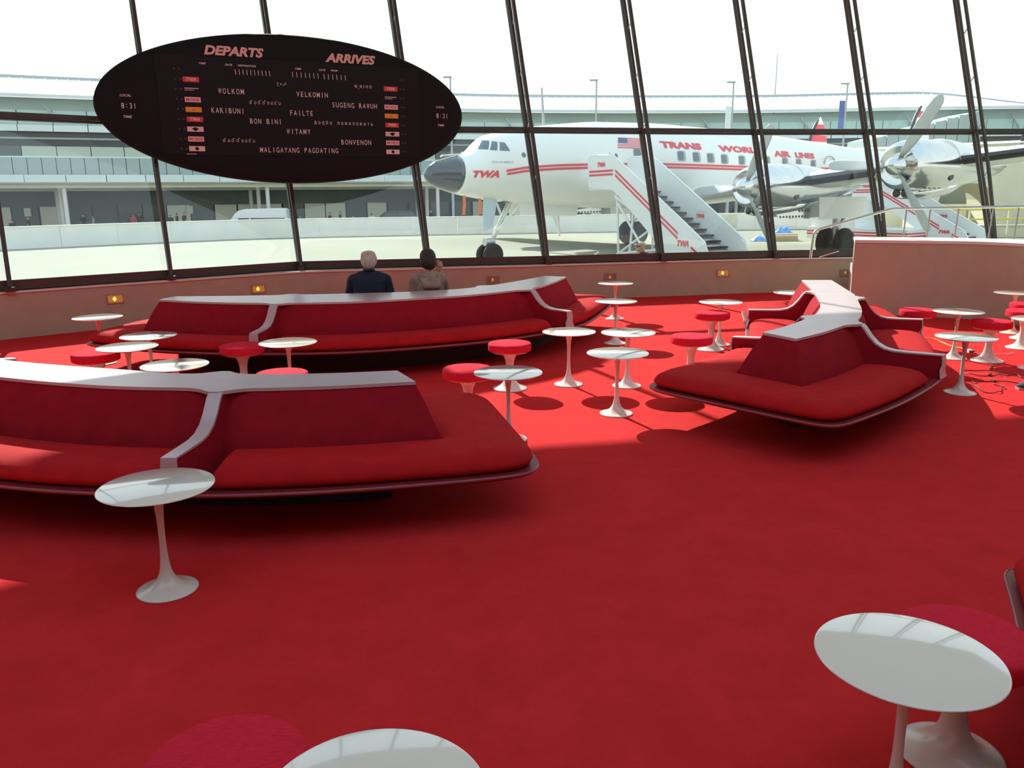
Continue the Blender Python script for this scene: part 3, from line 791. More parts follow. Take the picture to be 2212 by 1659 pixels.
for r in range(-1, 8):
    z = 0.361 - 0.1328 * r
    for x, mname in ((-1.63, 'lamp_off_green'), (-1.565, 'lamp_off_red'), (1.632, 'lamp_off_red'), (1.68, 'lamp_off_green')):
        MB().lathe([(0.0, 0.0), (0.015, 0.0), (0.017, 0.006), (0.0, 0.006)], 12, (x, -0.010, z), 'y').build('indicator_lamp', mname, board)
lettering('fine_print', 'HOWARD HUGHES', bmap(-1.50, -0.64), 0.13, 0.012, 'letter_white', board) if False else MB().box((-1.50, -0.008, -0.642), (0.13, 0.002, 0.008)).build('fine_print', 'letter_white', board)

# ------------------------------------------------------------------ people: one continuous skin from blended volumes
def rcone(P, a, b, r1, r2):
    a, b = np.array(a, float), np.array(b, float); ab = b - a
    t = np.clip(((P - a) @ ab) / (ab @ ab), 0, 1)
    return np.linalg.norm(P - a - t[:, None] * ab, axis=1) - (r1 + (r2 - r1) * t)
def ellip(P, c, r):
    q = (P - np.array(c, float)) / np.array(r, float); k0 = np.linalg.norm(q, axis=1)
    k1 = np.linalg.norm(q / np.array(r, float), axis=1)
    return k0 * (k0 - 1) / (k1 + 1e-9)
def smin(a, b, k):
    h = np.clip(0.5 + 0.5 * (b - a) / k, 0, 1); return b + (a - b) * h - k * h * (1 - h)
def sdf_eval(prims, P):
    d = None; ids = None
    best = np.full(len(P), 1e9); bi = np.zeros(len(P), int)
    for pr in prims:
        kind, k, mi = pr[0], pr[1], pr[2]
        v = rcone(P, *pr[3:]) if kind == 'c' else ellip(P, *pr[3:])
        u = v < best; best[u] = v[u]; bi[u] = mi
        d = v if d is None else smin(d, v, k)
    return d, bi
def prim_box(pr):
    if pr[0] == 'c':
        a, b, r = np.array(pr[3], float), np.array(pr[4], float), max(pr[5], pr[6]); return np.minimum(a, b) - r, np.maximum(a, b) + r
    c, r = np.array(pr[3], float), np.array(pr[4], float); return c - r, c + r
def sdf_mesh(name, prims, lo, hi, h, mats, rule=None):
    lo, hi = np.array(lo, float), np.array(hi, float)
    n = np.ceil((hi - lo) / h).astype(int) + 1
    ax = [lo[k] + h * np.arange(n[k]) for k in range(3)]
    D = np.full(tuple(n), 0.2)
    for pr in prims:
        a, b = prim_box(pr); pad = 0.07 + 2 * h
        i0 = np.clip(np.floor((a - pad - lo) / h).astype(int), 0, n - 1); i1 = np.clip(np.ceil((b + pad - lo) / h).astype(int) + 1, 1, n)
        sl = tuple(slice(i0[k], i1[k]) for k in range(3))
        sh = tuple(i1[k] - i0[k] for k in range(3))
        if min(sh) <= 0: continue
        G = np.stack(np.meshgrid(*[ax[k][sl[k]] for k in range(3)], indexing='ij'), -1).reshape(-1, 3)
        v = (rcone(G, *pr[3:]) if pr[0] == 'c' else ellip(G, *pr[3:])).reshape(sh)
        D[sl] = smin(D[sl], v, pr[1])
    S = D < 0
    c = [(i, j, k) for i in (0, 1) for j in (0, 1) for k in (0, 1)]
    sub = lambda A, o: A[o[0]:n[0] - 1 + o[0], o[1]:n[1] - 1 + o[1], o[2]:n[2] - 1 + o[2]]
    cnt = sum(sub(S, o).astype(int) for o in c)
    mask = (cnt > 0) & (cnt < 8)
    idx = -np.ones(mask.shape, int); cells = np.argwhere(mask); idx[mask] = np.arange(len(cells))
    acc = np.zeros((len(cells), 3)); num = np.zeros(len(cells))
    i, j, k = cells.T
    for a in c:
        for ax_ in range(3):
            if a[ax_] == 1: continue
            b = list(a); b[ax_] = 1
            va = D[i + a[0], j + a[1], k + a[2]]; vb = D[i + b[0], j + b[1], k + b[2]]
            cr = (va < 0) != (vb < 0)
            t = np.where(cr, va / (va - vb + 1e-12), 0)
            p = np.stack([i + a[0], j + a[1], k + a[2]], 1).astype(float); p[:, ax_] += t
            acc[cr] += p[cr]; num[cr] += 1
    vs = lo + h * acc / num[:, None]
    fs = []
    for ax_ in range(3):
        o1, o2 = [(1, 2), (0, 2), (0, 1)][ax_]
        sl0 = [slice(None)] * 3; sl1 = [slice(None)] * 3
        sl0[ax_] = slice(0, n[ax_] - 1); sl1[ax_] = slice(1, n[ax_])
        E = np.argwhere(S[tuple(sl0)] != S[tuple(sl1)])
        E = E[(E[:, o1] > 0) & (E[:, o2] > 0) & (E[:, o1] < n[o1] - 1) & (E[:, o2] < n[o2] - 1)]
        q = []
        for d1, d2 in ((0, 0), (1, 0), (1, 1), (0, 1)):
            f = E.copy(); f[:, o1] -= d1; f[:, o2] -= d2; q.append(idx[f[:, 0], f[:, 1], f[:, 2]])
        q = np.stack(q, 1); fs += [tuple(x) for x in q[q.min(1) >= 0].tolist()]
    me = bpy.data.meshes.new(name); me.from_pydata([tuple(p) for p in vs], [], fs)
    for m_ in mats: me.materials.append(MATS[m_])
    cen = vs[np.array(fs)].mean(1)
    _, mi = sdf_eval(prims, cen)
    if rule is not None: mi = rule(cen, mi)
    me.polygons.foreach_set('material_index', [int(x) for x in mi])
    bm = bmesh.new(); bm.from_mesh(me); bmesh.ops.recalc_face_normals(bm, faces=bm.faces); bm.to_mesh(me); bm.free()
    me.polygons.foreach_set('use_smooth', [True] * len(me.polygons)); me.update()
    return me
def mesh_obj(name, me, parent=None):
    o = bpy.data.objects.new(name, me); COL.objects.link(o)
    if parent: o.parent = parent
    return o
mat('skin', (0.58, 0.30, 0.21), 0.55, var=0.05, scale=20)
mat('hair_white', (0.62, 0.57, 0.50), 0.7, var=0.18, scale=50, bump=0.5, bscale=120, stretch=(1, 1, 0.25), color2=(0.50, 0.36, 0.27))
mat('hair_dark', (0.035, 0.027, 0.022), 0.6, var=0.35, scale=50, bump=0.6, bscale=120, stretch=(1, 1, 0.25))
mat('navy', (0.012, 0.020, 0.042), 0.85, var=0.2, scale=14, bump=0.3, bscale=40)
mat('grey_panel', (0.22, 0.23, 0.24), 0.85, var=0.1)
mat('trousers', (0.06, 0.06, 0.07), 0.85, var=0.15)
mat('beige_jacket', (0.36, 0.27, 0.20), 0.85, var=0.16, scale=10, bump=0.6, bscale=18)
mat('cap_grey', (0.42, 0.40, 0.36), 0.8, var=0.1)
mat('lens_blue', (0.02, 0.05, 0.12), 0.1, spec=0.8, var=0.1)
mat('tee_dark', (0.03, 0.03, 0.04), 0.85, var=0.2)

def head_prims(c, f, tilt=0.0):
    """c head centre, f unit forward in plan; skull, jaw, nose, ears, lips, brows"""
    c = np.array(c, float); F_ = V(f[0], f[1], 0); R_ = V(f[1], -f[0], 0); U_ = V(0, 0, 1)
    g = lambda x, y, z: tuple(c + R_ * x + F_ * y + U_ * z)
    rr = (0.074, 0.074, 0.100) if abs(f[0]) < 0.5 else (0.09, 0.074, 0.100)
    return [('e', 0.02, 0, g(0, -0.008, 0.014), (0.076, 0.090, 0.098) if abs(f[1]) > 0.7 else (0.090, 0.076, 0.098)),
            ('c', 0.03, 0, g(0, 0.02, -0.05), g(0, 0.052, -0.090), 0.052, 0.030),
            ('c', 0.008, 0, g(0, 0.088, 0.012), g(0, 0.104, -0.020), 0.008, 0.013),
            ('e', 0.006, 0, g(0, 0.080, -0.052), (0.024, 0.012, 0.009)),
            ('c', 0.008, 0, g(-0.045, 0.076, 0.030), g(0.045, 0.076, 0.030), 0.010, 0.010),
            ('c', 0.006, 0, g(0.078, -0.005, 0.014), g(0.080, -0.012, -0.024), 0.014, 0.009),
            ('c', 0.006, 0, g(-0.078, -0.005, 0.014), g(-0.080, -0.012, -0.024), 0.014, 0.009)]
def hand_prims(w, d, up, mi=0, curl=0.4, flip=1):
    """w wrist, d unit direction of the palm, up unit normal of the back of the hand"""
    w, d, up = np.array(w, float), np.array(d, float), np.array(up, float)
    s = np.cross(d, up) * flip
    out = [('c', 0.012, mi, tuple(w), tuple(w + d * 0.075), 0.026, 0.030)]
    for k, (o, L) in enumerate(((-0.030, 0.062), (-0.010, 0.075), (0.010, 0.070), (0.029, 0.054))):
        a = w + d * 0.085 + s * o; b = a + d * L * 0.5 - up * L * 0.5 * curl * 0.5; e = b + d * L * 0.40 - up * L * 0.5 * curl * 1.3
        out += [('c', 0.006, mi, tuple(a), tuple(b), 0.0095, 0.0088), ('c', 0.004, mi, tuple(b), tuple(e), 0.0088, 0.0075)]
    a = w + d * 0.03 - s * 0.030; b = a + d * 0.035 - s * 0.028; e = b + d * 0.03 - s * 0.006
    out += [('c', 0.010, mi, tuple(a), tuple(b), 0.013, 0.011), ('c', 0.004, mi, tuple(b), tuple(e), 0.010, 0.008)]
    return out

# man in navy, seated with his back to us, leaning forward
mt = 1; tr = 2
man = [('e', 0.05, mt, (0, 0.02, 0.50), (0.185, 0.135, 0.12)), ('e', 0.07, mt, (0, 0.055, 0.66), (0.185, 0.125, 0.16)), ('e', 0.06, mt, (0, 0.09, 0.775), (0.20, 0.115, 0.095)),
       ('c', 0.05, mt, (-0.165, 0.10, 0.800), (0.165, 0.10, 0.800), 0.065, 0.065), ('c', 0.05, mt, (-0.09, 0.10, 0.845), (0.09, 0.10, 0.845), 0.050, 0.050),
       ('c', 0.03, mt, (0, 0.10, 0.84), (0, 0.125, 0.905), 0.066, 0.060),
       ('c', 0.015, 0, (0, 0.12, 0.88), (0, 0.15, 0.95), 0.055, 0.055)]
for s_ in (-1, 1):
    man += [('c', 0.03, mt, (0.195 * s_, 0.11, 0.79), (0.245 * s_, 0.12, 0.585), 0.062, 0.054), ('c', 0.025, mt, (0.245 * s_, 0.12, 0.585), (0.13 * s_, 0.33, 0.545), 0.050, 0.037),
            ('c', 0.04, tr, (0.09 * s_, 0.04, 0.485), (0.12 * s_, 0.46, 0.47), 0.085, 0.062), ('c', 0.03, tr, (0.12 * s_, 0.46, 0.47), (0.13 * s_, 0.44, 0.09), 0.058, 0.042),
            ('c', 0.02, 3, (0.13 * s_, 0.42, 0.045), (0.14 * s_, 0.58, 0.035), 0.042, 0.032)]
    man += hand_prims((0.12 * s_, 0.345, 0.545), (-0.25 * s_, 0.95, -0.15), (0, 0.15, 0.98), 0, 0.5, -s_)
man += head_prims((0, 0.165, 1.005), (0, 1))
def man_rule(c, mi):
    g = (np.abs(c[:, 0]) > 0.125) & (np.abs(c[:, 0]) < 0.175) & (c[:, 1] < 0.07) & (c[:, 2] < 0.66) & (c[:, 2] > 0.52) & (mi == 1)
    mi = mi.copy(); mi[g] = 4; return mi
P1 = thing('person', 'white-haired person in a dark navy top seated with the back to us', 'person', (-1.650, 9.61, 0.02), 0.10)
mesh_obj('body', sdf_mesh('person', man, (-0.34, -0.16, -0.02), (0.34, 0.70, 1.14), 0.010, ['skin', 'navy', 'trousers', 'plinth_black', 'grey_panel'], man_rule), P1)
hair = [('e', 0.02, 0, (0, 0.148, 1.035), (0.086, 0.098, 0.096)), ('e', 0.03, 0, (0, 0.105, 0.985), (0.078, 0.070, 0.078)), ('e', 0.02, 0, (-0.045, 0.13, 1.085), (0.042, 0.05, 0.035)), ('e', 0.02, 0, (0.03, 0.13, 1.088), (0.050, 0.055, 0.035)), ('e', 0.02, 0, (-0.072, 0.15, 1.02), (0.024, 0.06, 0.05)), ('e', 0.02, 0, (0.072, 0.15, 1.02), (0.024, 0.06, 0.05))]
mesh_obj('hair', sdf_mesh('hair', hair, (-0.13, 0.0, 0.88), (0.13, 0.27, 1.16), 0.008, ['hair_white']), P1)
MB().tube(catmull([(-0.062, 0.10, 0.90), (-0.045, 0.062, 0.905), (0, 0.045, 0.908), (0.045, 0.062, 0.905), (0.062, 0.10, 0.90), (0.05, 0.16, 0.885), (0, 0.185, 0.87), (-0.05, 0.16, 0.885), (-0.062, 0.10, 0.90)], 40), 0.014, 8, caps=False).build('collar', 'navy', P1, smooth='full')

# person with short dark hair in a beige hooded jacket, right hand raised
jk = 1
wom = [('e', 0.05, jk, (0, 0.02, 0.50), (0.175, 0.135, 0.12)), ('e', 0.07, jk, (0, 0.04, 0.66), (0.165, 0.12, 0.16)), ('e', 0.06, jk, (0, 0.06, 0.775), (0.175, 0.105, 0.09)),
       ('c', 0.05, jk, (-0.135, 0.07, 0.815), (0.135, 0.07, 0.815), 0.060, 0.060), ('c', 0.03, 0, (0, 0.07, 0.84), (0, 0.10, 0.96), 0.050, 0.048)]
for s_ in (-1, 1):
    wom += [('c', 0.04, tr, (0.085 * s_, 0.04, 0.48), (0.11 * s_, 0.44, 0.465), 0.080, 0.058), ('c', 0.03, tr, (0.11 * s_, 0.44, 0.465), (0.11 * s_, 0.42, 0.09), 0.054, 0.040), ('c', 0.02, 3, (0.11 * s_, 0.40, 0.04), (0.12 * s_, 0.55, 0.032), 0.038, 0.03)]
wom += [('c', 0.03, jk, (-0.165, 0.07, 0.80), (-0.215, 0.09, 0.60), 0.056, 0.050), ('c', 0.025, jk, (-0.215, 0.09, 0.60), (-0.10, 0.29, 0.545), 0.047, 0.035)]
wom += hand_prims((-0.09, 0.305, 0.545), (0.3, 0.93, -0.15), (0, 0.15, 0.98), 0, 0.5, 1)
wom += [('c', 0.03, jk, (0.165, 0.07, 0.80), (0.215, 0.15, 0.64), 0.056, 0.050), ('c', 0.025, jk, (0.215, 0.15, 0.64), (0.205, 0.30, 0.83), 0.045, 0.034)]
wom += hand_prims((0.203, 0.305, 0.845), (-0.10, 0.12, 0.985), (0.25, -0.95, 0.14), 0, 0.35, 1)
wom += head_prims((0, 0.11, 1.03), (0, 1))
P2 = thing('person', 'dark-haired person in a beige hooded jacket seated and raising a hand', 'person', (-0.945, 9.65, 0.02), 0.30)
mesh_obj('body', sdf_mesh('person', wom, (-0.30, -0.16, -0.02), (0.32, 0.66, 1.16), 0.009, ['skin', 'beige_jacket', 'trousers', 'plinth_black']), P2)
hair = [('e', 0.02, 0, (0, 0.095, 1.06), (0.092, 0.102, 0.094)), ('e', 0.03, 0, (0, 0.05, 0.995), (0.080, 0.075, 0.085)), ('e', 0.02, 0, (-0.055, 0.08, 1.00), (0.040, 0.07, 0.075)), ('e', 0.02, 0, (0.055, 0.08, 1.00), (0.040, 0.07, 0.075)), ('e', 0.02, 0, (0.02, 0.03, 0.95), (0.05, 0.04, 0.04))]
mesh_obj('hair', sdf_mesh('hair', hair, (-0.14, -0.06, 0.86), (0.14, 0.24, 1.18), 0.008, ['hair_dark']), P2)
hood = [('c', 0.03, 0, (-0.125, 0.03, 0.835), (-0.06, -0.065, 0.74), 0.030, 0.034), ('c', 0.03, 0, (0.125, 0.03, 0.835), (0.07, -0.065, 0.74), 0.030, 0.034), ('c', 0.03, 0, (-0.06, -0.068, 0.73), (0.07, -0.068, 0.725), 0.040, 0.040),
        ('c', 0.02, 0, (-0.10, 0.0, 0.85), (0.0, -0.035, 0.83), 0.022, 0.026), ('c', 0.02, 0, (0.10, 0.0, 0.85), (0.0, -0.035, 0.83), 0.022, 0.026), ('e', 0.03, 0, (0.005, -0.05, 0.775), (0.085, 0.035, 0.055))]
mesh_obj('hood', sdf_mesh('hood', hood, (-0.18, -0.14, 0.66), (0.18, 0.10, 0.90), 0.008, ['beige_jacket']), P2)
for a, b in (((-0.15, -0.02, 0.72), (-0.12, -0.07, 0.60)), ((0.16, -0.01, 0.72), (0.13, -0.065, 0.58)), ((-0.05, -0.085, 0.66), (0.06, -0.08, 0.61))):
    MB().tube([a, (np.array(a) + np.array(b)) / 2 + V(0, -0.008, 0), b], [0.004, 0.010, 0.004], 6).build('fold', 'beige_jacket', P2, smooth='full')
# ------------------------------------------------------------------ outside: apron, road, barrier
APRON_Z, ROAD_Z = -0.95, -1.70
mat('apron', (0.30, 0.305, 0.248), 0.9, spec=0.08, var=0.07, scale=0.12, bump=0.05, bscale=8)
mat('road', (0.20, 0.20, 0.19), 0.85, var=0.1, scale=0.4)
mat('barrier', (0.86, 0.86, 0.81), 0.75, var=0.05, scale=0.7)
mat('paint_cream', (0.70, 0.67, 0.52), 0.7, var=0.05, scale=1)
mat('clad_light', (0.76, 0.84, 0.82), 0.5, var=0.04, scale=0.6)
mat('clad_roof', (0.74, 0.79, 0.78), 0.45, var=0.04, scale=0.4)
mat('clad_grey', (0.40, 0.49, 0.475), 0.6, var=0.06, scale=0.6)
mat('clad_green', (0.40, 0.50, 0.47), 0.6, var=0.05, scale=0.3)
mat('glass_teal', (0.50, 0.70, 0.66), 0.25, spec=0.6, var=0.05, scale=0.5)
mat('glass_dark', (0.055, 0.065, 0.068), 0.2, spec=0.6, var=0.15, scale=0.5)
mat('blind_green', (0.54, 0.62, 0.54), 0.6, var=0.05, scale=0.5)
mat('soffit_beige', (0.74, 0.73, 0.58), 0.7, var=0.04, scale=0.5)
mat('dark_wall', (0.16, 0.185, 0.175), 0.7, var=0.1, scale=0.5)
mat('bright_glazing', (0.78, 0.82, 0.68), 0.3, var=0.06, scale=0.3)
mat('tube_light', (0.9, 0.85, 0.6), 0.5, emit=(1.0, 0.9, 0.55), estr=0.7)
mat('white_paint', (0.80, 0.80, 0.76), 0.45, var=0.02, scale=0.5)
mat('grey_pole', (0.45, 0.48, 0.49), 0.5, var=0.05)
mat('banner_blue', (0.13, 0.18, 0.42), 0.7, var=0.06)
mat('rail_yellow', (0.80, 0.62, 0.06), 0.5, var=0.05)
mat('car_dark', (0.03, 0.03, 0.035), 0.25, spec=0.6, var=0.1)
mat('car_white', (0.75, 0.77, 0.77), 0.3, spec=0.5, var=0.02)
mat('tyre', (0.030, 0.031, 0.032), 0.75, var=0.15, scale=8)
mat('black_cloth', (0.015, 0.015, 0.017), 0.9, var=0.2)
mat('red_cloth', (0.5, 0.06, 0.07), 0.9, var=0.1)
mat('pale_cloth', (0.55, 0.52, 0.48), 0.9, var=0.1)

BAR = np.array([(-45, 28), (-33, 37.5), (-26.5, 43.2), (-21.5, 48.2), (-16.5, 52.2), (-10, 54.6), (-3, 56.2), (4, 57.6), (16, 59.2), (28, 60), (45, 60), (70, 58)], float)
BARS = catmull(BAR, 160)
poly = [(-60, 12), (-12, 5.0), (-9.9, 8.4)] + [(p[0] - 0.25, p[1] + 0.72) for p in WALL] + [(16, 15.4), (90, 12), (90, 57)] + [tuple(p) for p in BARS[::-4]] + [(-60, 24)]
struct('ground_apron', MB().prism(poly, -1.25, APRON_Z), 'apron', label='bright concrete apron outside the windows')
struct('ground_road', MB().box((0, 110, -1.85), (400, 240, 0.3)), 'road', label='road level beyond the white barrier')
bw = thing('barrier_wall', 'long low white panelled wall between the apron and the terminal road', 'wall', (0, 57, APRON_Z), world=True)
L_ = np.linalg.norm(np.diff(BARS, axis=0), axis=1).sum()
k = 0; s0 = 0.0
while s0 + 3.0 < L_:
    a, b = at_len(BARS, s0 + 0.012), at_len(BARS, s0 + 2.988)
    t = (b - a) / np.linalg.norm(b - a); nn = V(-t[1], t[0])
    MB().box((*((a + b) / 2), (APRON_Z + 0.16) / 2 - 0.0), (np.linalg.norm(b - a), 0.16, 0.16 - APRON_Z), ((t[0], t[1], 0), (nn[0], nn[1], 0), (0, 0, 1))).build('panel', 'barrier', bw)
    MB().box((*((a + b) / 2), 0.185), (np.linalg.norm(b - a), 0.22, 0.05), ((t[0], t[1], 0), (nn[0], nn[1], 0), (0, 0, 1))).build('cap', 'barrier', bw)
    s0 += 3.0
MB().box((15.35, 58.98, -0.32), (1.05, 0.06, 0.82), ((0.99, 0.13, 0), (-0.13, 0.99, 0), (0, 0, 1))).build('blank_sign', 'paint_cream', bw)

# ------------------------------------------------------------------ terminal building curving behind
TP = catmull([(-75, 57.0), (-60, 64.3), (-42.4, 72.6), (-36.1, 75.5), (-20, 83), (-4.6, 89.3), (9.7, 91.9), (27.3, 92.9), (35.7, 91.9), (41.6, 91.1), (52.2, 90.4), (80, 88.5)], 220)
TL = np.linalg.norm(np.diff(TP, axis=0), axis=1).sum()
term = thing('terminal_building', 'long curved airport terminal with pale metal roof and glazed bands', 'building', (0, 90, ROAD_Z), world=True)
def tframe(s, off):
    a, b = at_len(TP, max(s - 0.5, 0)), at_len(TP, min(s + 0.5, TL)); t = (b - a) / np.linalg.norm(b - a); nn = V(-t[1], t[0])
    return at_len(TP, s) + nn * off, t, nn
def tpanels(name, off, z0, z1, w, mats, thick=0.12, gap=0.06, smin_=0.0, smax=None, pick=None):
    s = smin_; i = 0
    smax = smax or TL
    cache = {}
    while s + w < smax:
        p, t, nn = tframe(s + w / 2, off)
        mname = mats[i % len(mats)] if pick is None else pick(i)
        key = mname
        if key not in cache:
            cache[key] = MB().box((0, thick / 2, (z1 - z0) / 2), (w - gap, thick, z1 - z0)).mesh(name, mname)
        o = bpy.data.objects.new(name, cache[key]); COL.objects.link(o); o.parent = term
        o.location = (p[0] - term.location[0], p[1] - term.location[1], z0 - term.location[2])
        o.rotation_euler = (0, 0, math.atan2(t[1], t[0]))
        s += w; i += 1
ST = 15.0
def tband(off, z0, z1, th): return ribbon(TP, off, z0, z1, th)
rings = []
for i, s in enumerate(np.linspace(0, TL, 120)):
    p, t, nn = tframe(s, 0)
    dz = -1.7 * float(smooth_step((p[0] - 44) / 18.0))
    e, r1 = p - nn * 1.3, p + nn * 5.0
    rings.append([(e[0], e[1], 9.72), (e[0], e[1], 10.0), (r1[0], r1[1], 11.95 + dz), (r1[0], r1[1], 11.6 + dz)])
MB().loft(rings).build('roof', 'clad_roof', term)
m = MB()
for s in np.arange(ST, TL - 10, 0.9):
    p, t, nn = tframe(s, 0)
    if p[0] > 46: break
    e, r1 = p - nn * 1.3 , p + nn * 5.0
    m.bar((e[0], e[1], 10.03), (r1[0], r1[1], 11.98), 0.05, 0.06)
tag(m.build('roof_seams', 'clad_roof', term), kind='stuff')
rings = []
for s in np.linspace(0, TL, 120):
    p, t, nn = tframe(s, 5.0); dz = -1.7 * float(smooth_step((p[0] - 44) / 18.0))
    rings.append([(p[0], p[1], 11.90 + dz), (p[0] + nn[0] * 0.3, p[1] + nn[1] * 0.3, 11.90 + dz), (p[0] + nn[0] * 0.3, p[1] + nn[1] * 0.3, 12.15 + dz), (p[0], p[1], 12.15 + dz)])
MB().loft(rings).build('ridge_cap', 'grey_pole', term)
tband(0.0, 8.80, 9.80, 0.3).build('upper_wall', 'clad_green', term)
tpanels('glass_panel', 0.0, 7.62, 8.80, 2.65, ['glass_teal'])
for s in np.arange(ST + 3, TL - 12, 10.6):
    p, t, nn = tframe(s, -0.6); q, _, _ = tframe(s + 1.1, -0.25)
    MB().bar((p[0], p[1], 9.2), (q[0], q[1], 7.9), 0.14, 0.14).build('brace', 'grey_pole', term)
tpanels('white_panel', -0.9, 7.02, 7.55, 2.65, ['clad_light'])
tband(0.35, ROAD_Z + 4.4, 9.0, 0.3).build('core_wall', 'dark_wall', term)
tband(6.0, ROAD_Z, 2.7, 0.3).build('rear_core_wall', 'dark_wall', term)
tband(0.0, 5.85, 7.55, 0.3).build('window_band', 'glass_dark', term)
tband(-0.15, 6.42, 6.58, 0.15).build('light_shelf', 'clad_grey', term)
tpanels('blind_panel', -0.05, 5.02, 5.85, 2.65, None, pick=lambda i: 'dark_wall' if i % 5 == 3 else 'blind_green')
tband(-0.1, 4.92, 5.03, 0.4).build('sill', 'clad_light', term)
tpanels('wall_panel', -0.1, 3.40, 4.92, 1.1, ['clad_grey'], gap=0.05)
tpanels('fascia_panel', -2.2, 2.82, 3.44, 3.1, ['clad_light'])
tband(-2.0, 2.72, 2.86, 10.0).build('canopy_slab', 'soffit_beige', term)
tband(-1.5, 2.36, 2.74, 0.5).build('front_beam', 'soffit_beige', term)
tband(2.6, 2.10, 2.74, 0.4).build('rear_beam', 'soffit_beige', term)
for s in np.arange(ST + 1, TL - 16, 2.0):
    if int(s) % 17 < 4: continue
    p, t, nn = tframe(s, 0.8)
    MB().box((p[0], p[1], 2.40), (1.5, 0.12, 0.07), ((t[0], t[1], 0), (nn[0], nn[1], 0), (0, 0, 1))).build('tube_light', 'tube_light', term)
tband(5.4, 0.72, 2.75, 0.4).build('dark_lintel', 'dark_wall', term)
rr = random.Random(3)
pat = ['bright_glazing', 'bright_glazing', 'dark_wall', 'bright_glazing', 'dark_wall', 'dark_wall', 'glass_dark', 'glass_dark', 'bright_glazing', 'dark_wall', 'bright_glazing', 'bright_glazing', 'bright_glazing', 'glass_dark']
tpanels('ground_panel', 5.6, ROAD_Z, 0.74, 2.2, pat, gap=0.12)
for s in np.arange(ST + 8, TL - 12, 17.0):
    for off, ds in ((-1.2, 0.0), (1.2, -0.5), (3.6, -0.9)):
        p, t, nn = tframe(s + ds, off)
        MB().tube([(p[0], p[1], ROAD_Z), (p[0], p[1], 2.74)], 0.19, 10).build('column', 'white_paint', term, smooth=60)
for px_, s in ((0, ST + 21.5), (1, ST + 35.5)):
    p, t, nn = tframe(s, 5.2)
    MB().box((p[0], p[1], 0.25), (0.55, 0.05, 0.75), ((t[0], t[1], 0), (nn[0], nn[1], 0), (0, 0, 1))).build('poster', 'white_paint', term)

# grey clad annex, its sloped top rising to the right
ann = thing('annex_building', 'grey vertically clad annex with a sloping top beside the terminal', 'building', (37, 80, ROAD_Z), world=True)
for i in range(9):
    x0 = 33.0 + 1.06 * i
    z1 = 6.3 + 0.27 * i
    MB().box((x0 + 0.53, 78.0, (ROAD_Z + z1) / 2), (1.0, 0.3, z1 - ROAD_Z)).build('clad_panel', 'clad_grey', ann)
MB().slab([(33.0, 78.15, ROAD_Z), (42.6, 78.15, ROAD_Z), (42.6, 78.15, 8.6), (33.0, 78.15, 6.2)], (0, 6, 0)).build('body', 'clad_green', ann)

# lamp posts with banners and a mast in front of / behind the terminal
for X, Y, zt, ban, lab in ((-5.3, 78, 11.7, 0, 'thin lamp post rising above the roof right beside the oval board'), (7.75, 78, 11.35, 0, 'lamp post over the white aircraft roof'), (20.0, 78, 11.1, 1, 'lamp post with a pale hanging banner behind the red lettering'), (30.2, 78, 10.9, 2, 'lamp post with a blue banner behind the striped fin')):
    lp = thing('lamp_post', lab, 'lamp post', (X, Y, ROAD_Z), world=True, group='lamp posts before the terminal')
    MB().tube([(X, Y, ROAD_Z), (X, Y, zt)], [0.13, 0.07], 8).build('pole', 'grey_pole', lp, smooth=60)
    MB().box((X - 0.25, Y, zt + 0.05), (0.75, 0.3, 0.12)).build('lamp_head', 'grey_pole', lp)
    if ban: MB().box((X - 0.35, Y, zt - (3.5 if ban == 1 else 2.6)), (0.5, 0.03, 3.0 if ban == 1 else 2.4)).build('banner', 'clad_light' if ban == 1 else 'banner_blue', lp)
ms = thing('mast', 'tall thin antenna mast behind the terminal roof', 'mast', (33.5, 110, ROAD_Z), world=True)
MB().tube([(33.5, 110, ROAD_Z), (33.5, 110, 18.2)], [0.12, 0.05], 6).build('pole', 'grey_pole', ms)
MB().tube([(33.5, 110, 18.2), (33.5, 110, 19.0)], [0.03, 0.01], 6).build('antenna_tip', 'grey_pole', ms)

# cream concrete arcade, wall and yellow railing at the far right
arc = thing('concrete_arcade', 'cream sculpted concrete passage on arched legs behind the wing', 'building', (33, 52, APRON_Z), world=True)
def arch(x0, x1, z0, zr):
    pts = []
    for a in np.linspace(PI, 0, 15):
        ca, sa = math.cos(a), math.sin(a)
        pts.append(((x0 + x1) / 2 + (x1 - x0) / 2 * np.sign(ca) * abs(ca) ** 0.55, z0 + (zr - z0) * max(sa, 0) ** 0.5))
    return pts
out = [(25.6, -0.95), (25.6, 2.6), (26.5, 3.3), (31.0, 4.5), (46.0, 4.9), (46.0, -0.95), (44.0, -0.95)] + [(x, z) for x, z in arch(31.6, 44.0, -0.9, 2.35)[::-1]] + [(31.2, -0.95), (29.9, -0.95)] + [(x, z) for x, z in arch(26.2, 29.7, -0.9, 2.1)[::-1]] + [(26.0, -0.95)]
MB().slab([(x, 52.0, z) for x, z in out], (0, 3.0, 0)).build('shell', 'paint_cream', arc)
MB().box((38, 57.5, 0.7), (26, 0.3, 3.3)).build('rear_wall', 'dark_wall', arc)
MB().box((38, 56.9, -0.2), (26, 0.3, 1.9)).build('low_wall', 'soffit_beige', arc)
yr = thing('yellow_railing', 'yellow tube railing on posts in front of the cream arches', 'railing', (28, 47, APRON_Z), world=True)
for z in (0.62, 0.10): MB().tube(([(24.2, 47, -0.95), (24.2, 47, 0.45), (24.4, 47, 0.62)] if z > 0.5 else [(24.2, 47, z)]) + [(44, 47, z)], 0.05, 6).build('rail', 'rail_yellow', yr)
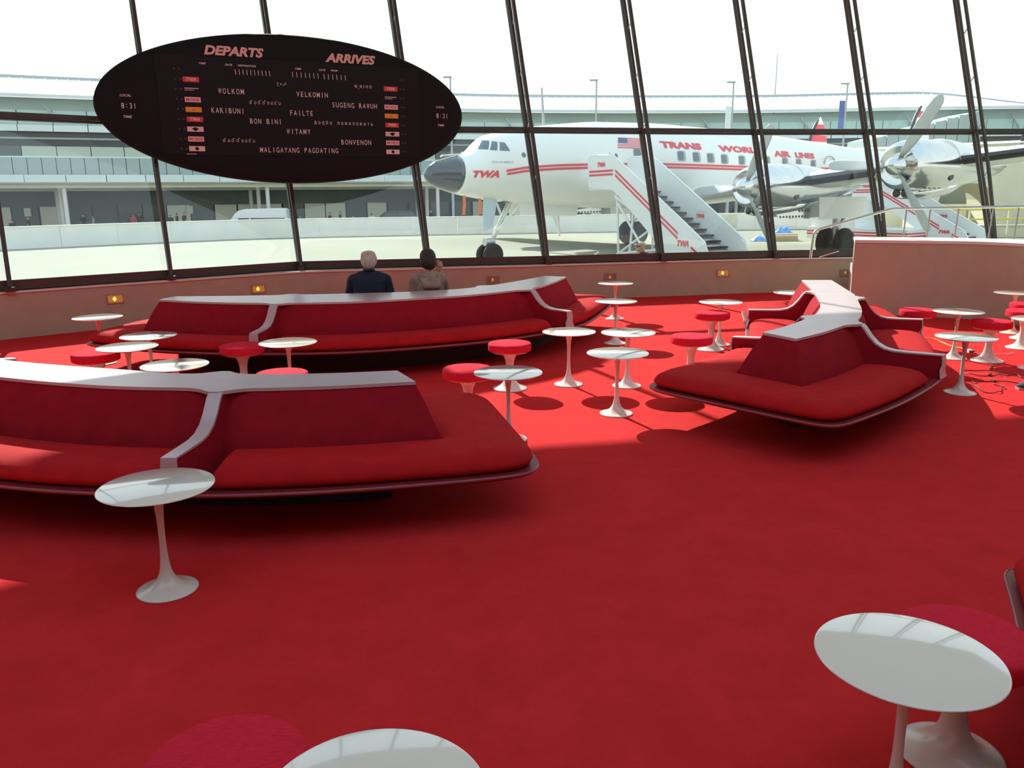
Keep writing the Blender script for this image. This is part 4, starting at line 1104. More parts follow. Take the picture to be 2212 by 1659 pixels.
for x in np.arange(25.6, 44, 2.2): MB().tube([(x, 47.05, -0.95), (x, 47.05, 0.62)], 0.05, 6).build('post', 'paint_cream', yr)
lw = thing('low_wall', 'low beige wall at the edge of the apron behind the yellow railing', 'wall', (33, 48, APRON_Z), world=True)
MB().box((34, 48.0, -0.62), (21, 0.3, 0.66)).build('wall_body', 'paint_cream', lw)
MB().box((34, 47.95, -0.27), (21, 0.42, 0.06)).build('coping', 'barrier', lw)

# ------------------------------------------------------------------ vehicles and far people
def make_car(name, label, loc, rz, L, W, prof, m_body, roof_z, win, wheels=True):
    c = thing(name, label, 'vehicle', loc, rz)
    rings = []
    pr = prof
    for y, k in ((-W / 2, 0.93), (-W / 2 + 0.06, 1.0), (W / 2 - 0.06, 1.0), (W / 2, 0.93)):
        rings.append([(x * (0.99 if k < 1 else 1), y, 0.28 + (z - 0.28) * k) for x, z in pr])
    MB().loft(rings).build('body', m_body, c, smooth=35)
    for sgn in (-1, 1):
        for poly in win: MB().slab([(x, sgn * (W / 2 + 0.002), z) for x, z in poly], (0, sgn * 0.012, 0)).build('side_window', 'glass_dark', c)
        for x in (-L * 0.31, L * 0.32):
            w = MB().lathe([(0.0, -0.11), (0.30, -0.11), (0.33, -0.08), (0.33, 0.08), (0.30, 0.11), (0.0, 0.11)], 20, (x, sgn * (W / 2 - 0.08), 0.33), 'y').build('wheel', 'tyre', c, smooth=30)
            MB().lathe([(0.0, -0.12), (0.18, -0.12), (0.18, 0.12), (0.0, 0.12)], 14, (x, sgn * (W / 2 - 0.08), 0.33), 'y').build('hub', 'grey_pole', w)
    return c
vp = [(-2.4, 0.3), (-2.4, 0.95), (-2.28, 1.12), (-1.75, 1.85), (-1.45, 2.12), (-1.0, 2.25), (2.1, 2.30), (2.35, 2.18), (2.42, 1.2), (2.4, 0.3)]
make_car('van', 'white passenger van passing behind the low white wall', (-20.6, 69.0, ROAD_Z), 0.12, 4.8, 1.9, vp, 'car_white', 2.3, [[(-1.5, 1.35), (-0.6, 1.35), (-0.6, 1.55), (-1.45, 1.55)], [(-0.5, 1.35), (2.2, 1.35), (2.2, 1.55), (-0.5, 1.55)]])
sv = [(-2.3, 0.3), (-2.3, 0.85), (-1.3, 1.05), (-0.6, 1.62), (0.2, 1.72), (1.6, 1.70), (2.2, 1.1), (2.3, 0.3)]
sw = [[(-0.95, 1.1), (0.2, 1.12), (0.2, 1.58), (-0.55, 1.55)], [(0.3, 1.12), (1.9, 1.12), (1.6, 1.58), (0.3, 1.58)]]
make_car('car', 'dark estate car under the terminal canopy right of the beige jacket', (-10.6, 76.0, ROAD_Z + 0.15), 0.3, 4.6, 1.8, sv, 'car_dark', 1.7, sw)
make_car('car', 'dark car at the far left below the terminal canopy', (-45.5, 66.5, ROAD_Z + 0.2), 0.45, 4.6, 1.8, sv, 'car_dark', 1.7, sw)

fig = [('e', 0.05, 1, (0, 0, 1.05), (0.17, 0.11, 0.14)), ('e', 0.06, 1, (0, 0, 1.28), (0.19, 0.12, 0.18)), ('c', 0.04, 1, (-0.16, 0, 1.40), (0.16, 0, 1.40), 0.07, 0.07), ('c', 0.03, 0, (0, 0, 1.42), (0, 0.01, 1.54), 0.055, 0.05), ('e', 0.02, 0, (0, 0.02, 1.61), (0.08, 0.095, 0.115)), ('c', 0.01, 0, (0, 0.10, 1.61), (0, 0.12, 1.59), 0.014, 0.018)]
for s_ in (-1, 1):
    fig += [('c', 0.03, 1, (0.19 * s_, 0, 1.40), (0.24 * s_, 0.02, 1.14), 0.06, 0.05), ('c', 0.03, 0, (0.24 * s_, 0.02, 1.14), (0.22 * s_, 0.12, 0.92), 0.045, 0.035), ('c', 0.02, 0, (0.22 * s_, 0.12, 0.92), (0.21 * s_, 0.16, 0.80), 0.04, 0.025),
            ('c', 0.05, 2, (0.09 * s_, 0, 0.95), (0.11 * s_, 0.02, 0.50), 0.10, 0.065), ('c', 0.03, 2, (0.11 * s_, 0.02, 0.50), (0.12 * s_, 0.0, 0.08), 0.06, 0.045), ('c', 0.02, 2, (0.12 * s_, -0.03, 0.045), (0.13 * s_, 0.14, 0.035), 0.045, 0.035)]
far_me = {}
for cl in ('black_cloth', 'red_cloth', 'pale_cloth'):
    me = sdf_mesh('person', fig, (-0.36, -0.20, -0.01), (0.36, 0.28, 1.76), 0.03, ['skin', cl, 'trousers']) if not far_me else list(far_me.values())[0].copy()
    me.materials[1] = MATS[cl]; far_me[cl] = me
def far_person(X, Y, rz, cl, lab, sc_=1.0, z=ROAD_Z):
    P = thing('person', lab, 'person', (X, Y, z), rz, group='people standing under the terminal canopy'); P.scale = (sc_,) * 3
    mesh_obj('body', far_me[cl], P)
    MB().lathe([(0.0, 0.10), (0.06, 0.085), (0.088, 0.04), (0.092, 0.0), (0.06, -0.03), (0.0, -0.04)], 12, (0, -0.005, 1.645)).build('hair', 'hair_dark', P, smooth='full')
for i, (px_, Y, rz, cl, lab) in enumerate((
    (31, 66, 0.4, 'black_cloth', 'far person beside the first window post'), (66, 71, 2.0, 'black_cloth', 'far person standing alone in a bright window at the left'),
    (184, 75, 1.0, 'black_cloth', 'far person leaning near the grey wall at the left'), (205, 76, 2.2, 'pale_cloth', 'far pale-clothed person by the terminal entrance'), (292, 77, 0.5, 'red_cloth', 'far red-clothed person left of the second window post'),
    (305, 78, 0.5, 'black_cloth', 'far dark person just left of the second window post'), (372, 78, 0.6, 'black_cloth', 'first of three far dark figures left of the van'), (386, 79, 1.6, 'black_cloth', 'middle of three far dark figures left of the van'),
    (402, 78, 2.6, 'black_cloth', 'tallest of three far dark figures left of the van'), (652, 74, 0.0, 'black_cloth', 'far figure right of the third window post'), (716, 78, 1.2, 'black_cloth', 'far hatted figure in the bright glazing'), (738, 78, 2.0, 'black_cloth', 'far figure beside the hatted one'),
    (766, 72, 0.3, 'red_cloth', 'far red-clothed figure above the white hair'), (806, 73, 0.3, 'pale_cloth', 'far pale figure in front of the dark estate car'), (934, 82, 1.0, 'black_cloth', 'far dark figure right of the fourth window post'), (1041, 82, 1.0, 'black_cloth', 'far dark figure under the aircraft nose'))):
    X = (px_ - 1106) / 1787.0 * (Y * 0.974 + 0.6)
    far_person(X, Y, rz, cl, lab, 1.0 + 0.06 * ((i * 7) % 3 - 1))

# passer-by just outside the window: grey cap, sunglasses, looking down to the left
P3 = thing('person', 'passer-by in a grey cap and sunglasses just outside the windows', 'person', (2.83, 18.0, APRON_Z), PI / 2 + 0.2)
pb = [q for q in fig if q[3][2] < 1.5 and q[0] == 'e' or q[0] == 'c' and q[3][2] < 1.5]
pb = [tuple(list(q)) for q in pb] + head_prims((0, 0.05, 1.575), (0, 1))
o = mesh_obj('body', sdf_mesh('person', pb, (-0.36, -0.20, -0.01), (0.36, 0.30, 1.72), 0.012, ['skin', 'tee_dark', 'trousers']), P3)
cap = [('e', 0.02, 0, (0, 0.035, 1.625), (0.086, 0.102, 0.066)), ('e', 0.02, 0, (0, 0.12, 1.625), (0.065, 0.075, 0.012))]
mesh_obj('cap', sdf_mesh('cap', cap, (-0.12, -0.10, 1.53), (0.12, 0.23, 1.72), 0.008, ['cap_grey']), P3)
for s_ in (-1, 1): MB().lathe([(0.0, -0.004), (0.024, -0.003), (0.024, 0.003), (0.0, 0.004)], 14, (0.032 * s_, 0.145, 1.583), 'y').build('sunglass_lens', 'lens_blue', P3)
for s_ in (-1, 1): MB().bar((0.055 * s_, 0.14, 1.585), (0.082 * s_, 0.04, 1.590), 0.004, 0.010).build('sunglass_arm', 'plinth_black', P3)
MB().lathe([(0.0, -0.02), (0.045, -0.015), (0.05, 0.015), (0.0, 0.02)], 12, (0.02, 0.13, 1.655), 'y').build('cap_badge', 'lens_blue', P3)

# boxes and blue tarpaulin on the apron
mat('tarp_blue', (0.05, 0.17, 0.55), 0.4, var=0.4, scale=6, bump=0.6, bscale=4, color2=(0.25, 0.45, 0.85))
mat('cardboard', (0.42, 0.32, 0.20), 0.8, var=0.1)
bxp = thing('cardboard_box', 'brown cardboard box lying on the apron left of the big wheels', 'box', (14.85, 46.0, APRON_Z), 0.1)
MB().box((0, 0, 0.19), (1.5, 0.8, 0.38)).build('carton', 'cardboard', bxp)
MB().box((0, -0.402, 0.30), (1.5, 0.006, 0.05)).build('packing_tape', 'soffit_beige', bxp)
def tarp(label, X, Y, sx, sz, seed):
    t_ = thing('tarpaulin', label, 'tarpaulin', (X, Y, APRON_Z), 0.0, group='blue tarpaulins on the apron')
    r = random.Random(seed); rings = []
    for k in range(9):
        u = k / 8; rings.append([(sx * (u - 0.5) * 2, 0.35 * math.cos(a), max(0.0, sz * math.sin(PI * (0.06 + 0.88 * u)) * max(math.sin(a), 0) * r.uniform(0.75, 1.1))) for a in np.linspace(0, 2 * PI, 14, endpoint=False)])
    MB().loft(rings).build('crumpled_sheet', 'tarp_blue', t_, smooth='full')
    MB().tube([(-sx * 0.8, -0.3, 0.02), (0, -0.36, 0.03), (sx * 0.9, -0.3, 0.02)], 0.02, 6).build('rope', 'white_paint', t_)
tarp('crumpled blue tarpaulin heaped behind the cardboard box', 15.3, 47.2, 0.75, 0.75, 1)
tarp('small piece of blue tarpaulin left of the cardboard box', 13.55, 45.8, 0.42, 0.32, 2)
# ------------------------------------------------------------------ four-engined airliner
mat('plane_white', (0.90, 0.90, 0.85), 0.28, spec=0.5, var=0.02, scale=0.6, coat=0.3)
mat('plane_red', (0.80, 0.045, 0.075), 0.35, var=0.03, scale=2)
mat('plane_metal', (0.74, 0.75, 0.74), 0.16, metal=1.0, var=0.05, scale=3)
mat('plane_dark', (0.035, 0.037, 0.038), 0.35, var=0.15)
mat('radome_grey', (0.035, 0.042, 0.042), 0.10, spec=0.7, var=0.08, scale=2, coat=0.5)
mat('cabin_glass', (0.12, 0.16, 0.18), 0.08, spec=0.7, var=0.15, scale=4)
mat('window_rim', (0.42, 0.45, 0.45), 0.4, var=0.05)
mat('flag_blue', (0.05, 0.07, 0.22), 0.5, var=0.04)
mat('letter_grey', (0.35, 0.36, 0.36), 0.5, var=0.04)
mat('streamer', (0.85, 0.20, 0.02), 0.7, var=0.08)
mat('oleo', (0.62, 0.64, 0.63), 0.3, metal=0.6, var=0.05)
mat('prop_grey', (0.50, 0.53, 0.52), 0.35, var=0.04, scale=2)
mat('door_sky', (0.55, 0.66, 0.72), 0.3, var=0.03)
PR = V(-0.80, 31.35, APRON_Z); PA = math.atan2(0.60, 0.80)
plane = thing('airliner', 'vintage white airliner with red stripes, four engines and a triple tail', 'airplane', tuple(PR), PA)
S_ = np.array([-2.74, -2.7, -2.55, -2.3, -1.9, -1.3, -.85, -.26, .6, 2.27, 4.86, 8.2, 12., 17., 21., 24.5, 28., 31., 32.6])
ZT_ = np.array([3.33, 3.48, 3.64, 3.80, 3.93, 4.05, 4.22, 4.72, 4.93, 5.16, 5.42, 5.50, 5.42, 5.24, 5.02, 4.80, 4.70, 4.68, 4.62])
ZB_ = np.array([3.33, 3.18, 3.04, 2.92, 2.80, 2.65, 2.56, 2.46, 2.36, 2.22, 2.08, 2.02, 2.10, 2.40, 2.80, 3.25, 3.75, 4.20, 4.52])
HW_ = np.array([0.01, .15, .30, .44, .60, .78, .90, 1.08, 1.25, 1.45, 1.66, 1.74, 1.66, 1.42, 1.12, .80, .52, .25, .06])
ds = np.unique(np.r_[np.linspace(-2.74, -2.3, 8), np.linspace(-2.3, 1.0, 26), np.linspace(1.0, 32.6, 60)])
sm = lambda a: np.convolve(np.pad(np.interp(ds, S_, a), 1, mode='edge'), [0.25, 0.5, 0.25], 'valid')
zt_, zb_, hw_ = sm(ZT_), sm(ZB_), sm(HW_)
def fus(s): return np.interp(s, ds, zt_), np.interp(s, ds, zb_), np.interp(s, ds, hw_)
def surf_l(s, z):
    a, b, w = fus(s); c = (a + b) / 2; r = (a - b) / 2
    return float(w * math.sqrt(max(0.0, 1 - ((z - c) / r) ** 2)))
def fring(s, k=1.0, n=40, tilt=0.0):
    a, b, w = fus(s); c = (a + b) / 2; r = (a - b) / 2
    return [(s + tilt * math.sin(t) * r, k * w * math.cos(t), c + k * r * math.sin(t)) for t in np.linspace(0, 2 * PI, n, endpoint=False)]
CUT = -1.50
MB().loft([fring(CUT, 1.0, 40, 0.12)] + [fring(s, 1.0, 40, 0.12 * max(0, 1 - (s - CUT) / 0.8)) for s in ds if s > CUT + 0.05]).build('fuselage', 'plane_white', plane, smooth='full')
MB().loft([fring(s, 1.0, 40, 0.12 * max(0, 1 - (CUT - s) / 0.8)) for s in ds if s < CUT - 0.05] + [fring(CUT, 1.002, 40, 0.12)]).build('radome', 'radome_grey', plane, smooth='full')
PF = lambda s, z, o=0.012: (s, -(surf_l(s, z) + o), z)          # a point on the port skin
def patch(name, pts, m, o=0.012, parent=plane, n=6):
    """quad patch laid on the skin; pts four corners (s, z)"""
    p = [V(*q) for q in pts]; g = []
    for i in range(n + 1):
        for j in range(n + 1):
            u, v = i / n, j / n
            q = (p[0] * (1 - u) + p[1] * u) * (1 - v) + (p[3] * (1 - u) + p[2] * u) * v
            g.append(PF(q[0], q[1], o))
    fs = [(i * (n + 1) + j, (i + 1) * (n + 1) + j, (i + 1) * (n + 1) + j + 1, i * (n + 1) + j + 1) for i in range(n) for j in range(n)]
    me = bpy.data.meshes.new(name); me.from_pydata(g, [], fs); me.materials.append(MATS[m])
    ob = bpy.data.objects.new(name, me); COL.objects.link(ob); ob.parent = parent
    return ob
def rrect(name, s, z, w, h, m, o, rad=0.4, parent=plane, lean=0.0):
    n = 24; pts = [PF(s, z, o)]
    for a in np.linspace(0, 2 * PI, n, endpoint=False):
        ca, sa = math.cos(a), math.sin(a)
        x = w / 2 * np.sign(ca) * abs(ca) ** rad; y = h / 2 * np.sign(sa) * abs(sa) ** rad
        pts.append(PF(s + x + lean * y, z + y, o))
    me = bpy.data.meshes.new(name); me.from_pydata(pts, [], [(0, 1 + k, 1 + (k + 1) % n) for k in range(n)]); me.materials.append(MATS[m])
    ob = bpy.data.objects.new(name, me); COL.objects.link(ob); ob.parent = parent
    return ob
for s, z in ((6.05, 4.17), (8.5, 4.12), (9.44, 4.095), (10.36, 4.07), (11.28, 4.04), (12.5, 4.01), (14.41, 4.02), (15.84, 3.99), (16.99, 3.96), (18.3, 3.93)):
    f = rrect('cabin_window', s, z, 0.50, 0.42, 'window_rim', 0.010)
    rrect('pane', s - 0.05, z, 0.34, 0.34, 'cabin_glass', 0.016, parent=f)
for s, z, r in ((0.70, 4.03, 0.17), (4.87, 4.06, 0.17)): rrect('porthole', s, z, r, r, 'cabin_glass', 0.014, 1.0)
for q in ([(-.74, 4.24), (-.52, 4.21), (-.33, 4.52), (-.43, 4.56)], [(-.48, 4.20), (-.27, 4.18), (-.12, 4.48), (-.27, 4.51)], [(-.18, 4.18), (.20, 4.16), (.12, 4.46), (-.05, 4.48)]):
    patch('cockpit_window', q, 'cabin_glass', 0.016)
# red double stripe
st = [(-0.02, 3.41), (0.84, 3.54), (2.2, 3.62), (3.57, 3.66), (6.8, 3.725), (10, 3.70), (13.0, 3.67), (18, 3.66), (22, 3.72), (26, 3.95)]
for dz in (0.060, -0.060):
    hh = 0.040
    s_all = np.arange(-0.02 + (0 if dz > 0 else 0.04), 26.0, 0.35); c_ = np.interp(s_all, *np.array(st).T)
    pts = []; fs = []
    for i, (s, c) in enumerate(zip(s_all, c_)): pts += [PF(s, c + dz - hh, 0.013), PF(s, c + dz + hh, 0.013)]
    fs = [(2 * i, 2 * i + 2, 2 * i + 3, 2 * i + 1) for i in range(len(s_all) - 1)]
    me = bpy.data.meshes.new('red_stripe'); me.from_pydata(pts, [], fs); me.materials.append(MATS['plane_red'])
    ob = bpy.data.objects.new('red_stripe', me); COL.objects.link(ob); ob.parent = plane
def pl(s0, z0, slope=0.0, o=0.016): return lambda u, v: PF(s0 + u, z0 + v + slope * u, o)
lettering('lettering', 'TWA', pl(-0.76, 3.355), 0.97, 0.245, 'plane_red', plane, shear=0.3, bold=0.06, label='bold slanted red letters on the nose')
lettering('lettering', 'STAR OF AMERICA', pl(-0.15, 3.77), 0.80, 0.065, 'letter_grey', plane, shear=0.25, bold=0.004)
for t, a, b, z, h, sl in (('TRANS', 7.39, 9.87, 4.54, 0.27, -0.012), ('WORLD', 11.0, 14.25, 4.47, 0.27, -0.008), ('AIR', 15.01, 16.36, 4.35, 0.27, -0.01), ('LINES', 16.75, 18.45, 4.32, 0.26, -0.012)):
    lettering('lettering', t, pl((a + b) / 2, z, sl), b - a, h, 'plane_red', plane, bold=0.055, label='bold red letters on the fuselage')
fl_ = patch('flag', [(5.02, 4.36), (6.30, 4.36), (6.38, 4.76), (5.22, 4.76)], 'tile_white', 0.012)
for k in range(7):
    v0, v1 = (2 * k) / 13, (2 * k + 1) / 13
    e = lambda u, v: (5.02 + 0.20 * v + u * (1.28 - 0.12 * v), 4.36 + 0.40 * v)
    patch('stripe', [e(0.4 if v0 >= 0.46 else 0, v0), e(1, v0), e(1, v1), e(0.4 if v0 >= 0.46 else 0, v1)], 'plane_red', 0.015, fl_, 3)
patch('canton', [e(0, 0.46), e(0.4, 0.46), e(0.4, 1), e(0, 1)], 'flag_blue', 0.016, fl_, 3)
m = MB()
for i in range(5):
    for j in range(4):
        c = e(0.04 + 0.08 * i, 0.53 + 0.125 * j); m.add([PF(c[0] - 0.014, c[1], 0.019), PF(c[0], c[1] - 0.014, 0.019), PF(c[0] + 0.014, c[1], 0.019), PF(c[0], c[1] + 0.014, 0.019)], [(0, 1, 2, 3)])
tag(m.build('stars', 'tile_white', fl_), kind='stuff')
MB().tube(catmull([(19.3, -1.26, 3.95), (19.3, -1.32, 4.25), (19.7, -1.30, 4.32), (20.2, -1.18, 4.22), (20.5, -1.12, 4.0)], 14), 0.03, 6).build('hatch_handle', 'window_rim', plane)
MB().tube([(2.6, 0, 5.15), (2.5, 0, 6.55)], [0.06, 0.03], 8).build('antenna_mast', 'grey_pole', plane)
for s, z0, z1 in ((-1.30, 2.62, 1.95), (-0.62, 2.52, 1.92)):
    P_ = catmull([(s, -0.30, z0), (s - 0.02, -0.34, (z0 + z1) / 2), (s - 0.08, -0.36, z1)], 7)
    MB().loft([[(p[0] - 0.06, p[1], p[2]), (p[0] + 0.06, p[1], p[2]), (p[0] + 0.06, p[1] + 0.01, p[2]), (p[0] - 0.06, p[1] + 0.01, p[2])] for p in P_]).build('streamer', 'streamer', plane)
MB().tube([(-2.1, -0.05, 3.95), (-2.0, -0.06, 4.00), (-1.2, -0.10, 4.05)], 0.035, 6).build('pitot_tube', 'plane_white', plane)

# wings
def airfoil(le, chord, off, z, th=0.14, n=12):
    up, lo = [], []
    for k in range(n + 1):
        x = 0.5 * (1 - math.cos(PI * k / n)); y = 5 * th * (0.2969 * math.sqrt(x) - 0.126 * x - 0.3516 * x * x + 0.2843 * x ** 3 - 0.1015 * x ** 4)
        up.append((le + x * chord, off, z + y * chord * 1.15)); lo.append((le + x * chord, off, z - y * chord * 0.85))
    return up + lo[::-1][1:-1]
WS = [(1.0, 9.0, 5.6, 2.48), (5.85, 9.7, 4.9, 2.98), (8.5, 10.0, 4.5, 3.30), (11.2, 10.3, 4.0, 3.58), (17.0, 11.3, 3.0, 4.22), (22.0, 12.4, 1.8, 4.80), (22.8, 12.9, 0.9, 4.9)]
for sg in (-1, 1):
    MB().loft([airfoil(le, c, sg * off, z) for off, le, c, z in WS]).build('wing', 'plane_metal' if False else 'plane_white', plane, smooth=35)
    bt = []
    for off, le, c, z in WS[1:-1]:
        pa = airfoil(le - 0.012, c, sg * off, z, 0.142); bt.append([pa[1], pa[0], pa[-1], pa[-2], (pa[-2][0], sg * off, z - 0.01), (pa[1][0], sg * off, z + 0.01)])
    MB().loft(bt).build('deicing_boot', 'plane_dark', plane, smooth=50)
# engines with propellers
def blade(c, ang, rad, sgn=1):
    ca, sa = math.cos(ang), math.sin(ang); rings = []
    for r, w, tw in ((0.30, 0.13, 0.9), (0.55, 0.24, 0.78), (0.9, 0.34, 0.62), (1.4, 0.38, 0.46), (1.9, 0.37, 0.36), (2.2, 0.33, 0.30), (2.33, 0.22, 0.28), (2.39, 0.08, 0.27)):
        rd = V(0, -ca, sa); tn = V(0, sa, ca)
        chord = tn * math.cos(tw) - V(1, 0, 0) * math.sin(tw); nn = np.cross(rd, chord)
        p = V(*c) + rd * r * rad / 2.4; t = 0.05 * (1 - r / 3.2)
        rings.append([p + chord * w * 0.5 * math.cos(a) + nn * t * 0.5 * math.sin(a) for a in np.linspace(0, 2 * PI, 12, endpoint=False)])
    return MB().loft(rings)
for sg in (-1, 1):
    for off, s0, z, inner, angs in ((5.85, 6.84, 2.84, True, (64, 184, -56)), (11.2, 7.40, 3.46, False, (58, 178, -57))):
        y = sg * off
        nac = [(0.50, s0 + 0.62), (0.60, s0 + 0.56), (0.66, s0 + 0.60), (0.74, s0 + 0.75), (0.82, s0 + 1.1), (0.855, s0 + 1.6), (0.86, s0 + 2.3), (0.84, s0 + 3.0)]
        cw = MB().lathe([(r, x) for r, x in nac], 40, (0, y, z), 'x').build('engine_cowl', 'plane_metal', plane, smooth=45)
        aft = [(0.83, s0 + 3.0), (0.80, s0 + 3.6), (0.72, s0 + 4.6), (0.55, s0 + 6.0), (0.30, s0 + 7.4), (0.05, s0 + 8.2)]
        MB().lathe(aft, 32, (0, y, z + (0.05 if inner else 0.08)), 'x').build('nacelle', 'plane_metal', plane, smooth=45)
        MB().lathe([(0.44, s0 + 0.66), (0.60, s0 + 0.66)], 32, (0, y, z), 'x').build('air_intake', 'plane_dark', plane)
        sp_ = MB().lathe([(0.01, s0), (0.06, s0 + 0.02), (0.16, s0 + 0.12), (0.27, s0 + 0.30), (0.36, s0 + 0.50), (0.43, s0 + 0.74), (0.44, s0 + 0.80)], 32, (0, y, z), 'x').build('spinner', 'plane_metal', plane, smooth='full')
        for a in angs: blade((s0 + 0.45, y, z), math.radians(a), 2.4).build('propeller_blade', 'prop_grey', plane, smooth='full')
        # oil cooler scoop below the cowl
        sc_ = [[(x, y + w * math.cos(a), z - zc + h_ * math.sin(a)) for a in np.linspace(0, 2 * PI, 20, endpoint=False)] for x, w, h_, zc in ((s0 + 0.95, 0.34, 0.14, 0.86), (s0 + 1.1, 0.40, 0.18, 0.86), (s0 + 2.2, 0.46, 0.26, 0.80), (s0 + 3.6, 0.42, 0.30, 0.66), (s0 + 5.0, 0.2, 0.15, 0.42))]
        MB().loft(sc_).build('oil_cooler_scoop', 'plane_metal', plane, smooth=45)
        MB().lathe([(0.0, 0), (0.13, 0.0), (0.13, 0.02), (0.0, 0.02)], 16, (s0 + 0.935, y - 0.14, z - 0.86), 'x').build('scoop_mouth', 'plane_dark', plane)
        MB().lathe([(0.0, 0), (0.13, 0.0), (0.13, 0.02), (0.0, 0.02)], 16, (s0 + 0.935, y + 0.14, z - 0.86), 'x').build('scoop_mouth', 'plane_dark', plane)
        # exhaust port and cooling gills on the outer side of the cowl
        MB().lathe([(0.0, -0.02), (0.15, -0.02), (0.17, 0.04), (0.0, 0.05)], 16, (s0 + 2.55, y - 0.78, z - 0.30), 'y').build('exhaust_port', 'plane_dark', plane)
        for k in range(4): MB().box((s0 + 1.5 + 0.3 * k, y - 0.50, z - 0.70), (0.12, 0.02, 0.03)).build('gill', 'plane_dark', plane)
        if inner:
            # fairing, doors and twin wheels of the main gear
            for dy in (-0.62, 0.62):
                d = MB().slab([(s0 + 4.25, y + dy, 2.45), (s0 + 7.6, y + dy, 2.45), (s0 + 7.75, y + dy, 2.2), (s0 + 7.45, y + dy * 1.06, 1.72), (s0 + 6.9, y + dy * 1.08, 1.62), (s0 + 4.3, y + dy * 1.08, 1.60)], (0, 0.03, 0)).build('gear_door', 'plane_white', plane)
            f_ = MB().slab([(s0 + 2.0, y - 0.30, 2.05), (s0 + 4.2, y - 0.30, 2.05), (s0 + 4.2, y - 0.30, 1.62), (s0 + 2.1, y - 0.30, 1.74)], (0, 0.6, 0)).build('cooling_flap', 'plane_metal', plane)
            for k in range(9): MB().lathe([(0.0, 0), (0.045, 0), (0.045, 0.02), (0.0, 0.02)], 8, (s0 + 2.3 + 0.2 * k, y - 0.315, 1.73), 'y').build('vent_hole', 'plane_dark', plane)
            for k in range(4): MB().lathe([(0.0, 0), (0.06, 0), (0.06, 0.02), (0.0, 0.02)], 8, (s0 + 3.5 + 0.19 * k, y - 0.315, 1.95), 'y').build('vent_hole', 'plane_dark', plane)
            MB().tube([(13.4, y, 0.60), (13.3, y, 2.6)], [0.13, 0.16], 12).build('gear_strut', 'oleo', plane, smooth=60)
            MB().tube([(13.4, y, 1.0), (14.6, y, 2.4)], 0.07, 8).build('drag_brace', 'oleo', plane)
            MB().tube([(13.4, y - 0.42, 0.60), (13.4, y + 0.42, 0.60)], 0.09, 10).build('axle', 'oleo', plane)
            for dy in (-0.40, 0.40):
                w = MB().lathe([(0.30, -0.17), (0.42, -0.195), (0.53, -0.17), (0.585, -0.09), (0.60, 0.0), (0.585, 0.09), (0.53, 0.17), (0.42, 0.195), (0.30, 0.17)], 36, (13.4, y + dy, 0.60), 'y').build('main_wheel', 'tyre', plane, smooth=50)
                MB().lathe([(0.0, -0.12), (0.18, -0.13), (0.26, -0.10), (0.30, -0.16), (0.31, 0.16), (0.26, 0.10), (0.18, 0.13), (0.0, 0.12)], 28, (13.4, y + dy, 0.60), 'y').build('wheel_hub', 'plane_white', w, smooth=40)
# nose gear
MB().tube([(0.0, 0, 0.44), (0.10, 0, 0.95), (0.55, 0, 1.7), (1.0, 0, 2.45)], [0.10, 0.09, 0.085, 0.10], 12).build('nose_strut', 'oleo', plane, smooth=60)
for dy in (-0.10, 0.10): MB().tube([(0.30, dy, 1.35), (1.45, dy * 2.5, 2.45)], 0.045, 8).build('nose_brace', 'plane_white', plane)
MB().lathe([(0.0, -0.20), (0.15, -0.20), (0.17, 0.0), (0.15, 0.20), (0.0, 0.20)], 16, (-0.03, 0, 0.92), 'x').build('steering_housing', 'oleo', plane, smooth=40)
MB().tube([(0, -0.30, 0.44), (0, 0.30, 0.44)], 0.06, 8).build('axle', 'oleo', plane)
for dy in (-0.23, 0.23):
    w = MB().lathe([(0.22, -0.11), (0.31, -0.125), (0.39, -0.10), (0.43, -0.05), (0.44, 0.0), (0.43, 0.05), (0.39, 0.10), (0.31, 0.125), (0.22, 0.11)], 32, (0, dy, 0.44), 'y').build('nose_wheel', 'tyre', plane, smooth=50)
    MB().lathe([(0.0, -0.08), (0.14, -0.10), (0.22, -0.10), (0.22, 0.10), (0.14, 0.10), (0.0, 0.08)], 24, (0, dy, 0.44), 'y').build('wheel_hub', 'plane_white', w, smooth=40)
MB().slab([(-0.45, -0.32, 2.55), (0.15, -0.32, 2.50), (-0.05, -0.30, 1.45), (-0.50, -0.30, 1.30)], (0, 0.03, 0)).build('gear_door', 'door_sky', plane)
for y_ in (-0.34, 0.34):
    MB().slab([(1.15, y_, 2.45), (2.30, y_, 2.42), (2.30, y_, 1.86), (1.20, y_, 1.88)], (0, 0.03, 0)).build('gear_door', 'plane_white', plane)
    MB().slab([(2.34, y_, 2.42), (4.0, y_, 2.36), (4.08, y_, 2.0), (4.0, y_, 1.80), (2.34, y_, 1.84)], (0, 0.03, 0)).build('gear_door', 'plane_white', plane)
for sg in (-1,):
    MB().box((1.1, 0.0, 2.42), (1.3, 0.5, 0.12)).build('wheel_well', 'plane_dark', plane)
MB().tube([(3.4, 0, 1.0), (3.3, 0, 2.2)], 0.05, 8).build('tail_prop', 'white_paint', plane)
